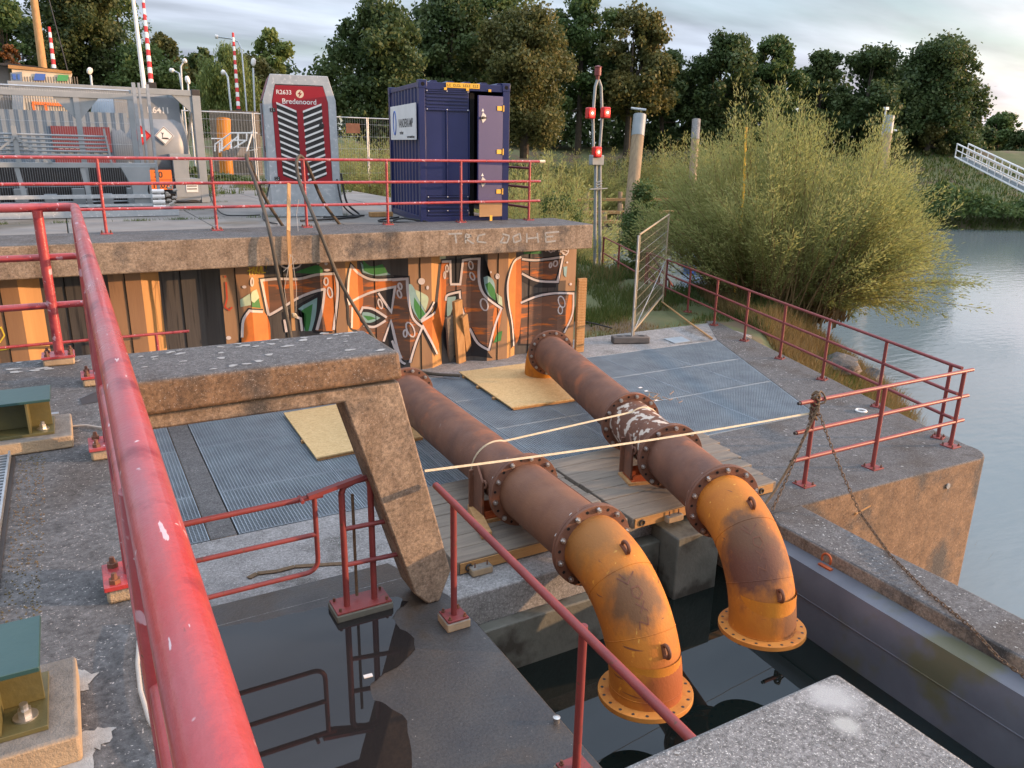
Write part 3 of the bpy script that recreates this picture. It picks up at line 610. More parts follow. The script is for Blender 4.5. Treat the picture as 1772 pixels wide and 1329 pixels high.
conform('graffiti_shadow', [fillp(sh(P, -5, 3)) for P in (A1, A2, A3, B2, B3, B4)]+[fillp(z2([(240, 600), (0, 240), (150, 245), (170, 420), (220, 560)]))]+[fillp(z2(p)) for p in ([(510, 90), (620, 90), (610, 320), (515, 320)], [(780, 70), (820, 70), (815, 300), (960, 520), (800, 480), (770, 300)], [(1150, 230), (1470, 310), (1470, 350), (1280, 350), (1150, 290)], [(470, 640), (500, 440), (600, 400), (640, 620), (860, 940), (900, 990), (720, 970), (560, 980), (455, 860)], [(1150, 460), (1300, 400), (1640, 380), (1640, 410), (1150, 490)])], 'g_black', .003)
conform('graffiti_brown', [fillp(P) for P in (A1, A3, B1, B2, B3, B4)], 'g_brown', .0045)
conform('graffiti_orange', [fillp(P) for P in (A2, z1([(400, 310), (460, 305), (480, 560), (465, 640)]), z1([(1000, 260), (1110, 240), (1125, 420), (1085, 790), (1020, 790), (985, 560)]), z1([(1255, 165), (1360, 240), (1375, 520), (1340, 600), (1375, 700), (1330, 770), (1270, 770), (1262, 560), (1225, 470), (1230, 300)]),
    z2([(440, 120), (480, 120), (478, 420), (460, 640), (440, 760), (400, 960), (290, 740), (265, 655), (385, 565), (415, 400)]), z2([(1155, 75), (1090, 130), (1040, 300), (1035, 450), (1080, 620), (1110, 850), (1140, 780), (1160, 480)]), z2([(915, 530), (985, 540), (960, 700), (905, 850), (900, 620)]), z2([(1585, 410), (1620, 410), (1610, 600), (1555, 740), (1560, 560)]))], 'g_orange', .006)
conform('graffiti_inner', [fillp(P) for P in (z1([(620, 790), (600, 610), (740, 545), (1000, 395), (990, 500), (920, 790), (800, 790), (790, 660), (700, 650)]), z1([(1500, 415), (1680, 365), (1645, 610), (1560, 560)]), z1([(1340, 650), (1350, 575), (1400, 560), (1500, 590), (1600, 660), (1530, 720), (1420, 745), (1350, 700)]), z1([(1560, 900), (1640, 720), (1720, 1052), (1640, 1010)]), z1([(600, 110), (770, 130), (750, 190), (620, 190)]))], 'g_black', .0075)
conform('graffiti_teal', [fillp(P) for P in (z1([(750, 580), (935, 470), (920, 640), (880, 790), (810, 790), (805, 620)]), z1([(1360, 660), (1370, 610), (1440, 615), (1540, 665), (1450, 710), (1380, 700)]), z2([(140, 320), (185, 350), (300, 600), (240, 650), (180, 560), (145, 440)]), z2([(815, 260), (850, 245), (910, 300), (925, 470), (860, 420), (830, 360)]), z2([(490, 440), (570, 430), (560, 470), (510, 620), (485, 600)]), z2([(1535, 165), (1570, 160), (1560, 260), (1540, 240)]), z1([(1350, 130), (1420, 190), (1540, 200), (1640, 250), (1500, 260), (1370, 230)]))], 'g_teal', .009)
conform('graffiti_green', [fillp(P) for P in (z1([(780, 600), (890, 530), (870, 700), (850, 790), (820, 790), (830, 630)]), z1([(1375, 640), (1450, 650), (1500, 670), (1420, 690)]), z2([(190, 440), (230, 500), (290, 590), (235, 640), (190, 540)]), z2([(830, 320), (870, 300), (915, 370), (925, 470), (870, 420)]), z1([(310, 560), (310, 510), (370, 460), (395, 570)]), z1([(1370, 110), (1450, 170), (1560, 150), (1610, 230), (1480, 250), (1380, 210)]), z1([(720, 230), (820, 190), (930, 160), (985, 190), (985, 235), (860, 240)]), z2([(1170, 0), (1330, 0), (1340, 45), (1180, 50)]), z2([(905, 850), (940, 760), (985, 740), (970, 830)]))], 'g_green', .0105)
conform('graffiti_mint', [fillp(P) for P in (z1([(300, 500), (305, 420), (355, 390), (380, 470), (330, 520)]), z2([(200, 370), (310, 430), (310, 500), (290, 560), (215, 430)]), z2([(930, 400), (980, 440), (985, 520), (940, 490)]), z2([(420, 100), (425, 45), (470, 30), (475, 90)]), z1([(200, 560), (195, 490), (290, 430), (300, 540)]))], 'g_mint', .0108)
def ell(z, cx_, cy_, rx, ry, rot=0, n=12): return z([(cx_+rx*cos(2*pi*i/n)*cos(rot)-ry*sin(2*pi*i/n)*sin(rot), cy_+rx*cos(2*pi*i/n)*sin(rot)+ry*sin(2*pi*i/n)*cos(rot)) for i in range(n+1)])
wst = [z1(l) for l in ([(470, 640), (400, 305), (560, 290), (760, 290), (930, 250), (1110, 240), (1130, 420), (1090, 780)], [(470, 640), (560, 590), (740, 480), (880, 420), (1010, 385)], [(1005, 385), (985, 560), (930, 780)],
       [(215, 850), (225, 690), (285, 595), (415, 605)], [(1230, 470), (1235, 300), (1260, 165), (1340, 245), (1480, 300), (1760, 290)], [(1225, 470), (1245, 540)], [(1275, 500), (1450, 420), (1680, 365), (1645, 610), (1570, 500), (1520, 425)], [(1345, 620), (1370, 565), (1470, 580), (1600, 660)], [(1380, 735), (1480, 750), (1590, 690)], [(1570, 890), (1640, 690), (1700, 950), (1740, 1052)], [(1270, 560), (1265, 760)], [(690, 640), (775, 670), (790, 790)], [(620, 680), (640, 800)])]
wst += [z2(l) for l in ([(-10, 285), (125, 272), (135, 430), (175, 620), (262, 710), (205, 850), (150, 1030)], [(-10, 830), (60, 1000), (110, 1040)], [(370, 480), (330, 560), (250, 650)], [(250, 660), (380, 570)], [(262, 690), (340, 830), (400, 950)], [(520, 320), (515, 115), (440, 120)], [(515, 322), (605, 322), (630, 105), (775, 92), (775, 300), (830, 430), (975, 540), (915, 700), (860, 920)], [(860, 915), (760, 850), (690, 720)], [(475, 470), (490, 420), (600, 390), (610, 500), (640, 600)],
        [(1155, 75), (1085, 130), (1035, 300), (1040, 480), (1075, 680), (1090, 880)], [(1160, 95), (1300, 105), (1530, 75), (1480, 300), (1300, 290), (1160, 225)], [(1150, 490), (1300, 430), (1460, 402), (1625, 405), (1615, 590), (1540, 760)])]
wst = [soft(l) if len(l) > 2 else l for l in wst]
conform('graffiti_keyline', strokes(wst, .078), 'g_black', .0035)
conform('graffiti_outline', strokes(wst, .038), 'g_white', .012)
osm = [ell(z2, *a) for a in ((62, 340, 14, 28, -.2), (55, 410, 17, 34, -.3), (155, 730, 32, 70, -.4), (108, 765, 16, 32), (700, 150, 18, 36, -.2), (712, 250, 18, 36, -.4), (820, 505, 32, 55, -.3), (1462, 135, 18, 26, .3), (1418, 150, 10, 22, .2), (1518, 480, 28, 52, -.3), (1506, 555, 20, 34), (255, 295, 25, 24), (940, 250, 14, 20), (485, 180, 12, 30), (465, 240, 8, 30), (1550, 20, 30, 34, .4))]+[ell(z1, *a) for a in ((1055, 420, 22, 50, -.2), (1018, 315, 20, 36), (1725, 360, 18, 30, -.2), (1720, 435, 18, 38, -.3), (1538, 530, 18, 46, -.3), (680, 150, 96, 42), (310, 320, 12, 38), (940, 130, 8, 14))]
conform('graffiti_bubble', strokes(osm, .022), 'g_white', .0125)
conform('graffiti_dot', [fillp(ell(z1, *a)[:-1]) for a in ((1018, 142, 16, 18), (1025, 205, 28, 14), (235, 367, 20, 14), (85, 855, 24, 18))]+[fillp(ell(z2, *a)[:-1]) for a in ((255, 295, 18, 18), (310, 352, 12, 18), (880, 213, 8, 10), (938, 252, 9, 12), (1568, 125, 9, 9), (1600, 320, 12, 12))], 'g_white', .013)
tagy = [z1(l) for l in ([(275, 180), (290, 130), (285, 250)], [(265, 215), (310, 200)], [(310, 250), (330, 130), (345, 250), (320, 200)], [(360, 170), (350, 220), (380, 240), (395, 170), (370, 150)], [(400, 150), (405, 230), (440, 230)], [(440, 110), (445, 200), (430, 130)])]+[[(-8, 572), (2, 566), (8, 580), (0, 592), (-8, 590)], [(-6, 606), (10, 604), (22, 600)]]
conform('graffiti_tag', strokes(tagy, .016), 'g_yellow', .0128, 'yellow spray tag')
tago = [z2(l) for l in ([(1345, 0), (1395, 8)], [(1375, 5), (1375, 28)], [(1400, 20), (1425, 5), (1440, 22), (1420, 35), (1400, 20)], [(1450, 30), (1452, 0), (1480, 8), (1455, 18)], [(1525, 10), (1580, 25), (1530, 35), (1560, 62)], [(1490, 30), (1510, 10), (1495, 18), (1515, 35)])]
conform('graffiti_tag', strokes(tago, .018), 'g_white', .0128, 'white spray tag')
conform('graffiti_tag', strokes([z1([(60, 320), (70, 480), (50, 560), (90, 590), (120, 560)]), z1([(45, 265), (60, 272)])], .022), 'g_red', .0128, 'red spray tag')
# chalky writing on the coping
m = MB()
def cw(px, py): P = W(px, py, 11.112); return np.array([P.x, P.z])
for pts in ([(776, 405), (800, 404)], [(788, 405), (790, 421)], [(806, 421), (806, 405), (816, 408), (806, 413), (820, 422)], [(840, 405), (828, 408), (826, 418), (842, 420)], [(872, 410), (866, 420), (878, 420), (882, 408), (870, 405)], [(888, 410), (890, 420), (902, 416), (900, 404), (888, 410)], [(912, 404), (912, 420)], [(912, 413), (930, 411)], [(930, 403), (932, 420)], [(944, 403), (945, 419), (962, 417)], [(944, 410), (958, 409)], [(944, 403), (968, 401)]):
    q = [cw(*p) for p in pts]
    for i in range(len(q)-1):
        d = q[i+1]-q[i]; d /= np.hypot(*d); n = np.array([-d[1], d[0]])*.0135
        m.poly([(v[0], 11.117, v[1]) for v in (q[i]+n, q[i+1]+n, q[i+1]-n, q[i]-n)])
o = m.build('chalk_writing', 'lichen', smooth=0); tag(o, 'faint white chalk letters written along front of concrete coping', 'writing')
# timber planks leaning on wall
def plank(label, p0, p1, w_, t_, mat, grp='planks leaning on graffiti wall'):
    m = MB(); m.obox(p0, p1, w_, t_, up=Vector((.25, -1, 0))); o = m.build('timber_plank', mat, bevel=.006); tag(o, label, 'plank', grp); return o
plank('tallest light timber plank leaning on graffiti wall', G(798, 627, LZ), W(791, 520, 11.55), .17, .07, 'wood_new')
plank('short wide timber plank leaning right of the tall one', G(812, 620, LZ), W(803, 546, 11.52), .13, .05, 'wood_new')
plank('dark shaded timber plank leaning left of the tall one', G(782, 626, LZ), W(777, 548, 11.60), .14, .05, 'wood')
gpk = thing('ribbed_board', 'narrow upright ribbed yellow board at right end of graffiti wall', 'board', (7.85, 11.5, LZ))
m = MB(); m.box(7.82, 8.0, 11.48, 11.53, LZ, 2.78); m.build('board', 'wood_new', gpk)
m = MB()
for k in range(26): m.box(7.825, 7.995, 11.466, 11.479, LZ+.05+k*.05, LZ+.08+k*.05)
m.build('ribs', 'wood_new', gpk)
# ================================================================ PIPELINES
PR, FR = .27, .355
def bolt_mesh():
    m = MB(); m.cyl((0, 0, -.065), (0, 0, .07), .011, 8); m.cyl((0, 0, .03), (0, 0, .055), .023, 6); m.cyl((0, 0, -.055), (0, 0, -.03), .023, 6)
    o = m.build('flange_bolt', 'bolt'); me = o.data; bpy.data.objects.remove(o); return me
BOLT = bolt_mesh()
def add_bolts(fl, c, nrm, r, n, phase=0, every=2, skip=()):
    c, nz = Vector(c), Vector(nrm).normalized(); a = Vector((0, 0, 1)) if abs(nz.z) < .9 else Vector((1, 0, 0)); nx = nz.cross(a).normalized(); ny = nz.cross(nx)
    inv = rootmat(fl).inverted(); q = nz.to_track_quat('Z', 'Y').to_matrix().to_4x4()
    hm = MB()
    for k in range(n):
        d = nx*cos(2*pi*k/n+phase)+ny*sin(2*pi*k/n+phase); p = c+d*r
        if k % every == 0 and k not in skip and every > 0:
            b = bpy.data.objects.new('bolt', BOLT); COL.objects.link(b); b.parent = fl; b.matrix_local = inv@Matrix.Translation(p+nz*random.uniform(-.006, .006))@q@Matrix.Rotation(random.uniform(0, 1), 4, 'Z')
        else: hm.cyl(p-nz*.0335, p+nz*.0335, .0135, 10)
    hm.build('bolt_holes', 'black', fl)
def flange(parent, c, nrm, mat='rust_dark', pair=True, n=20, phase=.1, bolts=True, ro=FR):
    c, nz = Vector(c), Vector(nrm).normalized(); m = MB()
    if pair: m.ring(c-nz*.0165, nz, ro, PR-.01, .029); m.ring(c+nz*.0165, nz, ro, PR-.01, .029)
    else: m.ring(c, nz, ro, PR-.02, .04, 56)
    f = m.build('flange', mat, parent, bevel=.003)
    if pair: add_bolts(f, c, nz, (PR+ro)/2+.008, n, phase)
    else:
        hm = MB(); a = Vector((1, 0, 0)); b = nz.cross(a).normalized(); a = b.cross(nz)
        for k in range(n):
            p = c+(a*cos(2*pi*k/n)+b*sin(2*pi*k/n))*((PR+ro)/2+.01); hm.cyl(p-nz*.021, p+nz*.021, .0125, 10)
        hm.build('bolt_holes', 'dark', f)
    return f
def pipeline(name, label, P0, P1, secs, fl, elbow_drop, far_elbow=True, emat='rust_orange'):
    """axis from far P0 to near P1; secs: list of (t0,t1,material); fl: list of t for flanges (metres from P0)"""
    P0, P1 = Vector(P0), Vector(P1); d = (P1-P0); Lg = d.length; d.normalize()
    t = thing(name, label, 'steel pipeline', (P1.x, P1.y, LZ))
    for a, b, mt in secs: MB().tube([P0+d*(a+(b-a)*k/8) for k in range(9)], PR, 48, cap=False).build('pipe_section', mt, t, smooth=60)
    for k, a in enumerate(fl): flange(t, P0+d*a, d, 'rust_dark', phase=.1+.07*k)
    # near elbow: mitred quarter bend down to an open flange
    R = .80; C = P1-Vector((0, 0, R)); pts = []
    for k in range(19):
        a = k/18*radians(88); pts.append(C+Vector((0, 0, 1))*R*cos(a)+d*R*sin(a))
    last = (pts[-1]-pts[-2]).normalized(); pts.append(pts[-1]+last*elbow_drop)
    e = MB().tube(pts, PR+.002, 48, cap=False).build('elbow', emat, t, smooth=60)
    MB().tube([pts[-1], pts[-1]-last*.35, ], PR-.014, 40, cap=False).build('pipe_lining', 'rust_orange', t, smooth=60)
    f = flange(t, pts[-1], last, 'rust_flange', pair=False, n=20)
    side = d.cross(Vector((0, 0, 1))); m = MB()
    for a in (3, 31, 59, 86):
        a = radians(a); cc = C+Vector((0, 0, 1))*R*cos(a)+d*R*sin(a); nn = Vector((0, 0, 1))*cos(a)+d*sin(a); m.tube([cc+(nn*cos(q)+side*sin(q))*(PR+.0015) for q in np.linspace(0, 2*pi, 41)[:-1]], .0035, 5, closed=True)
    m.build('weld_bead', emat, t)
    for a in (24, 66):
        a = radians(a); o = C+Vector((0, 0, 1))*(R+PR)*cos(a)+d*(R+PR)*sin(a); tn = (-Vector((0, 0, 1))*sin(a)+d*cos(a)); nn = (Vector((0, 0, 1))*cos(a)+d*sin(a))
        m = MB(); m.tube([o+tn*.045*cos(q)+nn*(.03+.035*sin(q)) for q in np.linspace(0, 2*pi, 15)[:-1]], .015, 8, closed=True); m.tube([o-tn*.05, o+tn*.05], .02, 8); m.build('lifting_eye', 'oxide', t)
    # felt-pen style scrawl and scorch patch on the outside of the bend
    def on(a, ph, off=.003): a = radians(a); nn = (Vector((0, 0, 1))*cos(a)+d*sin(a)); cc = C+Vector((0, 0, 1))*R*cos(a)+d*R*sin(a); return cc+(nn*cos(ph)+side*sin(ph))*(PR+off)
    m = MB()
    def sc(pts, w=.006):
        for i in range(len(pts)-1):
            (a1, p1), (a2, p2) = pts[i], pts[i+1]; n = np.array([-(p2-p1), (a2-a1)/60]); l = np.hypot(*n)+1e-9; n = n/l*w
            m.poly([on(a1+n[0]*70, p1+n[1]*3.6, .005), on(a2+n[0]*70, p2+n[1]*3.6, .005), on(a2-n[0]*70, p2-n[1]*3.6, .005), on(a1-n[0]*70, p1-n[1]*3.6, .005)])
    for q in ([(a_, p_+.62) for a_, p_ in q_] for q_ in ([(34, -.5), (38, -.2), (34, .0)], [(36, -.2), (33, -.1)], [(40, -.45), (43, -.5), (45, -.35), (43, -.2), (40, -.25), (40, -.45)], [(46, -.45), (50, -.25)], [(50, -.45), (46, -.2)], [(52, -.4), (55, -.35), (53, -.15), (56, -.1)])): sc(q, .0042)
    m.build('scrawl', 'oxide', t)
    if far_elbow:
        b = P0-d*.02; C2 = b-Vector((0, 0, .46)); pp = [C2+Vector((0, 0, 1))*.46*cos(a)-d*.46*sin(a) for a in np.linspace(0, pi/2, 12)]; pp.append(pp[-1]-Vector((0, 0, .2)))
        MB().tube(pp, PR, 40, cap=False).build('far_elbow', 'rust_orange', t, smooth=60)
    return t, P0, d, on
MT['rust_flange'] = surf('orange_primer_flange', (.52, .21, .035), (.42, .15, .02), 5, .7, bump=.1, stain=(.35, .10, .015), stscale=4, stamt=.56)
def bend_pt(P1, d, a, ph):
    P1, d = Vector(P1), Vector(d).normalized(); a = radians(a); side = d.cross(Vector((0, 0, 1))); C = P1-Vector((0, 0, .8)); nn = (Vector((0, 0, 1))*cos(a)+d*sin(a)); return tuple(C+nn*.8+(nn*cos(ph)+side*sin(ph))*PR)
_e = ((.47, .165, .010), (.37, .115, .009), 3, .72); _k = dict(bump=.16, bscale=55, chips=[((.16, .05, .015), (3, 3, 28), .69), ((.60, .30, .05), (24, 24, 5), .70)], stain=(.30, .09, .012), stscale=2.1, stamt=.62, aniso=(1, 1, .7), spots=(.55, .22, .02), sscale=20, samt=.68)
dA = Vector((3.377-3.54, 4.60-9.0, 0)); dB = Vector((4.875-6.31, 4.68-9.95, 0))
MT['bend_a'] = surf('orange_rust_bend_near', *_e, blob=[(bend_pt((3.377, 4.60, 1.93), dA, 44, .35), .30, (.10, .05, .02)), (bend_pt((3.377, 4.60, 1.93), dA, 5, .5), .42, (.24, .10, .02)), (bend_pt((3.377, 4.60, 1.93), dA, 82, -.1), .3, (.26, .06, .012))], **_k)
MT['bend_b'] = surf('orange_rust_bend_far', *_e, blob=[(bend_pt((4.875, 4.68, 1.95), dB, 50, .55), .42, (.06, .022, .018)), (bend_pt((4.875, 4.68, 1.95), dB, 36, .45), .26, (.11, .05, .02)), (bend_pt((4.875, 4.68, 1.95), dB, 78, -.5), .22, (.12, .05, .02))], **_k)
t1, a1_, d1_, on1 = pipeline('steel_pipe', 'left rusty steel pipeline with wide brown middle section, nearest the concrete portal leg', (3.54, 9.0, 1.93), (3.377, 4.60, 1.93), [(0, 3.2, 'rust_dark'), (3.2, 4.4, 'rust_mid')] if False else [(0.0, 3.22, 'rust_dark'), (3.22, 4.38, 'rust_mid')] if 'rust_mid' in MT else [(0.0, 3.22, 'rust_dark'), (3.22, 4.38, 'rust_dark')], [0.0, 3.22, 4.39], .06, emat='bend_a')
t2, a2_, d2_, on2 = pipeline('steel_pipe', 'right rusty steel pipeline with flaking pale section between two flanges', (6.31, 9.95, 1.95), (4.875, 4.68, 1.95), [(0, 3.25, 'rust_dark'), (3.25, 4.33, 'rust_pale'), (4.33, 5.45, 'rust_dark')], [0.0, 3.25, 4.33, 5.44], .0, emat='bend_b')
# welded longitudinal seam strip lit along the near pipe's wide section
m = MB(); nn = Vector((.62, 0, .78)); m.tube([a1_+d1_*3.28+nn*(PR+.002), a1_+d1_*4.3+nn*(PR+.002)], .006, 6); m.build('weld_seam', 'rust_dark', t1)
# saddles under the pipes
def saddle(P, d, label):
    s = Vector((d.y, -d.x, 0)); P = Vector(P); z0 = SZ+.03
    t = thing('pipe_saddle', label, 'pipe support', (P.x, P.y, SZ), group='steel pipe supports on the timber mats')
    ang = atan2(d.y, d.x); Mx = Matrix.Translation((P.x, P.y, 0))@Matrix.Rotation(ang, 4, 'Z')
    m = MB(); m.box(-.16, .16, -.34, .34, SZ+.001, SZ+.03, Mx); m.build('base_board', 'wood_new', t)
    m = MB(); m.box(-.13, .13, -.30, .30, SZ+.031, SZ+.046, Mx); m.box(-.008, .008, -.28, .28, SZ+.046, 1.70, Mx); m.box(-.12, -.105, -.28, .28, SZ+.046, 1.64, Mx); m.build('cradle', 'rust_red', t)
    for q in (-1, 1):
        m = MB(); m.prism([(-.11, 1.6), (.11, 1.6), (.11, 2.0), (.02, 2.08), (-.11, 1.95)], q*.30-.01, q*.30+.01, lambda x, y, z: Mx@Vector((x, z, y)))
        m.prism([(.10, 1.6), (.12, 1.6), (.12, 2.0), (.10, 2.0)], q*.30-.05, q*.30+.05, lambda x, y, z: Mx@Vector((x, z, y)))
        m.build('side_bracket', 'rust_dark', t)
    m = MB()
    for q in (-1, 1): m.tube([Mx@Vector((-.115+.035*cos(a), q*.285, 1.93+.035*sin(a))) for a in np.linspace(0, 2*pi, 13)[:-1]], .012, 6, closed=True)
    m.build('clamp_eye', 'rust_dark', t)
P = a1_+d1_*2.85; saddle((P.x, P.y, 0), -d1_, 'rusty pipe support below left pipeline, beside the slanted concrete leg')
P = a2_+d2_*3.95; saddle((P.x, P.y, 0), -d2_, 'rusty orange pipe support under flaking section of right pipeline')
# timber mats -----------------------------------------------------------
def mat_(label, x0, x1, y0, y1, n, z0=LZ+.002, z1=SZ, skew=0):
    t = thing('timber_mat', label, 'timber mat', ((x0+x1)/2, (y0+y1)/2, LZ), group='timber crane mats carrying the pipes'); w_ = (y1-y0)/n
    for i in range(n):
        m = MB(); e = random.uniform(-.02, .02); m.box(x0+e, x1+e+skew*i, y0+w_*i+.003, y0+w_*(i+1)-.003, z0, z1+random.uniform(-.004, .004)); m.build('plank', 'wood', t, bevel=.008)
    m = MB(); m.box(x0+.04, x1-.04, y0-.012, y0-.001, z0+.01, z1-.012); m.build('sunlit_edge', 'wood_x', t)  # front face in warmer wood, low sunlight put into its colour
    m = MB()
    for xx in (x0+.12, x1-.22): m.tube([Vector((xx+.028*cos(a), y0-.02, (z0+z1)/2+.028*sin(a))) for a in np.linspace(0, 2*pi, 13)[:-1]], .009, 6, closed=True)
    m.build('lifting_ring', 'dark', t)
mat_('left timber crane mat with lifting ring under left pipeline', 2.56, 4.42, 5.46, 7.05, 7)
mat_('right timber crane mat with orange-lit edge under right pipeline', 4.45, 6.42, 5.44, 7.08, 7, skew=.06)
for k, (p, label) in enumerate((((3.05, 6.02, 1.58), 'short timber offcut on mat beside left pipe support'),)):
    m = MB(); m.obox(Vector(p)+Vector((-.05, -.3, 0)), Vector(p)+Vector((.1, .3, 0)) if k == 0 else Vector(p)+Vector((.7, .15, 0)), .1, .07); o = m.build('timber_offcut', 'wood_new' if k == 0 else 'wood', bevel=.006); tag(o, label, 'timber offcut')
# concrete anchor pads on the front ledge
for px, py, lb in ((828, 982, 'small concrete anchor pad with bolts beside left timber mat'), (1160, 893, 'small crumbling concrete anchor pad at right pipeline elbow')):
    p = G(px, py, LZ+.03); t = thing('anchor_pad', lb, 'concrete pad', (p.x, p.y, LZ)); m = MB(); m.box(p.x-.1, p.x+.1, p.y-.09, p.y+.1, LZ, LZ+.07); m.build('pad', 'concrete_edge', t, bevel=.012)
    m = MB()
    for q in ((-.06, -.05), (.06, -.05), (-.06, .06), (.06, .06)): m.cyl((p.x+q[0], p.y+q[1], LZ+.07), (p.x+q[0], p.y+q[1], LZ+.115), .006, 8)
    m.build('stud_bolts', 'rust_dark', t)
# OSB boards over grating holes
def osb(label, pts, lat):
    t = thing('osb_cover', label, 'wooden board', (pts[0][0], pts[0][1], LZ), group='particle boards laid over pipe openings')
    MB().prism(pts, LZ+.036, LZ+.054).build('board', 'osb', t)
    for a, b in lat: MB().obox((a[0], a[1], LZ+.018), (b[0], b[1], LZ+.018), .05, .034).build('batten', 'wood_new', t)
osb('pale particle board around the far elbow of right pipeline', [(5.16, 9.12), (6.55, 9.05), (6.95, 11.08), (5.28, 11.1)], [((5.2, 9.16), (6.5, 9.1)), ((5.16, 9.7), (5.3, 9.7)), ((5.2, 10.3), (5.35, 10.3)), ((5.25, 10.9), (5.4, 10.9))])
osb('pale particle board seen through the concrete portal, behind left pipeline', [(2.2, 8.52), (3.62, 8.62), (3.9, 10.4), (2.25, 10.3)], [((2.22, 8.56), (3.6, 8.66)), ((2.2, 9.2), (2.35, 9.2))])
# ================================================================ RAILINGS
def plate(mb, x, y, z, s=.09, th=.012): mb.box(x-s, x+s, y-s, y+s, z, z+th)
def railing(name, label, posts, base, rails, rp=.021, rr=.019, mat='red', cat_='railing', pad=None, group=None, platesz=.075, htop=1.0, rot=0, straight=None):
    """posts: list of (x,y,z); rails: list of point lists"""
    t = thing(name, label, cat_, posts[0], group=group)
    for (x, y, z) in posts:
        h = htop if not callable(htop) else htop(x, y)
        p = MB(); p.cyl((x, y, z+.01), (x, y, z+h), rp, 14); po = p.build('post', mat, t)
        if base:
            m = MB(); Mx = Matrix.Translation((x, y, z))@Matrix.Rotation(rot, 4, 'Z'); m.box(-platesz, platesz, -platesz, platesz, 0, .014, Mx); m.build('base_plate', mat, po, bevel=.002)
            m = MB()
            for a in (-1, 1):
                for b in (-1, 1):
                    q = Mx@Vector((a*platesz*.72, b*platesz*.72, .014)); m.cyl(q, q+Vector((0, 0, .03)), .008, 8); m.cyl(q, q+Vector((0, 0, .012)), .014, 6)
            m.build('anchor_bolt', 'rust_dark', po)
        if pad:
            m = MB(); s = platesz+.01; Mx = Matrix.Translation((x, y, z))@Matrix.Rotation(rot, 4, 'Z'); m.box(-s, s, -s, s, -pad, -.001, Mx); m.build('mortar_pad', 'concrete_edge', po, bevel=.008)
    for pts in rails: MB().tube(pts, rr, 14).build('rail', mat, t)
    return t
# upper deck railing
ux = [-2.6, -1.1, .45, 1.887, 3.2, 4.512, 5.815, 7.14]
t = railing('guard_railing', 'long red three-rail railing on upper deck edge in front of blue container', [(x, 12.13, UZ) for x in ux], True, [[(-4, 12.13, UZ+h), (7.36, 12.13, UZ+h)] for h in (1.0, .665, .33)], rr=.022)
MB().cyl((7.33, 12.13, UZ+1), (7.44, 12.13, UZ+1), .026).build('end_cap', 'cream', t)
MB().box(0, 0, 0, 0, 0, 0)
t = railing('guard_railing', 'faded red railing stubs running back behind the blue container', [(7.25, 13.6, UZ-.05), (7.25, 15.4, UZ-.05)], True, [[(7.25, 12.32, UZ+h), (7.25, 17, UZ+h)] for h in (.88, .55, .2)], rr=.022, mat='red_shaded', htop=.9)
# quay railing along the river
qp = [(12.27, 13.5), (11.83, 12.16), (11.38, 10.83), (10.955, 9.53), (10.546, 8.25), (10.11, 6.90), (9.70, 5.67)]
ext = [(12.72, 14.85), (13.2, 16.25)]
q3 = [Vector((*p, LZ)) for p in ext[::-1]+qp]
ends = [q3[0]]+q3[1:]+[Vector((9.66, 5.50, LZ))]
railing('guard_railing', 'long dark red river railing running back along right quay edge towards willow', [tuple(p) for p in q3], True, [[p+Vector((0, 0, h)) for p in ends] for h in (1.0, .66, .33)], mat='red_shaded', rr=.022, rp=.024, rot=.32)
fr = [(6.869, 5.42, LZ), (8.011, 5.393, LZ), (9.55, 5.40, LZ)]
t = railing('guard_railing', 'short red front railing on quay with ropes and chain tied to its left post', fr, True, [[(6.63, 5.42, LZ+h), (9.72, 5.40, LZ+h)] for h in (1.0, .66, .33)], rr=.024, rp=.025, platesz=.09, mat='red_quay')
m = MB()
for h in (1.0, .66, .33): m.cyl((6.60, 5.42, LZ+h), (6.631, 5.42, LZ+h), .018)
m.build('rail_end', 'dark', t)
# handrail at basin edge
t = railing('guard_railing', 'single-rail red handrail along basin edge between slab and near elbow', [(2.17, 4.66, SZ+.07), (2.135, 2.95, SZ+.07)], True, [[(2.15, 4.93, 2.575), (2.06, 1.95, 2.575)]], rp=.024, rr=.026, mat='red_shaded', pad=.07, platesz=.085, htop=.95)
# foreground railing
RX = .052
fp = [(-.15, 5.60, NZ+.05), (.0, 5.02, NZ+.05), (.0, 3.78, NZ+.05), (.0, 2.50, NZ+.05), (.0, 1.0, NZ+.05)]
t = thing('guard_railing', 'big glossy red foreground railing running towards the camera from its corner', 'railing', (-.15, 5.6, NZ))
for i, (x, y, z) in enumerate(fp):
    xr = x if i == 0 else .045-.0021*(5.4-y)
    po = MB().cyl((xr, y, z), (xr, y, 4.585), .029 if i == 0 else .024, 18).build('post', 'red', t)
    m = MB(); sh_ = 0 if i == 0 else .055; m.box(x+sh_-.1, x+sh_+.085, y-.08, y+.08, z-.004, z+.012); m.build('base_plate', 'red', po, bevel=.002)
    m = MB(); m.box(x+sh_-.095, x+sh_+.08, y-.078, y+.078, NZ+.001, z-.005); m.build('mortar_pad', 'concrete_edge', po, bevel=.01)
    m = MB()
    for a in (-.068, .062):
        for b in (-.055, .055): xx = x+a+sh_; m.cyl((xx, y+b, z+.012), (xx, y+b, z+.045), .012, 8, .007); m.cyl((xx, y+b, z+.012), (xx, y+b, z+.026), .018, 6)
    m.build('anchor_bolt', 'rust_dark', po)
MB().tube([(-4, 5.62, 4.60), (-.02, 5.62, 4.60), (.02, 5.615, 4.60), (RX-.003, 5.595, 4.60), (RX, 5.55, 4.60), (RX, 5.4, 4.60)]+[(RX-.0021*(5.4-y), y, 4.60) for y in (4, 3, 2, 1, .3, -.5, -1.5)], .0265, 28).build('top_rail', 'red', t)
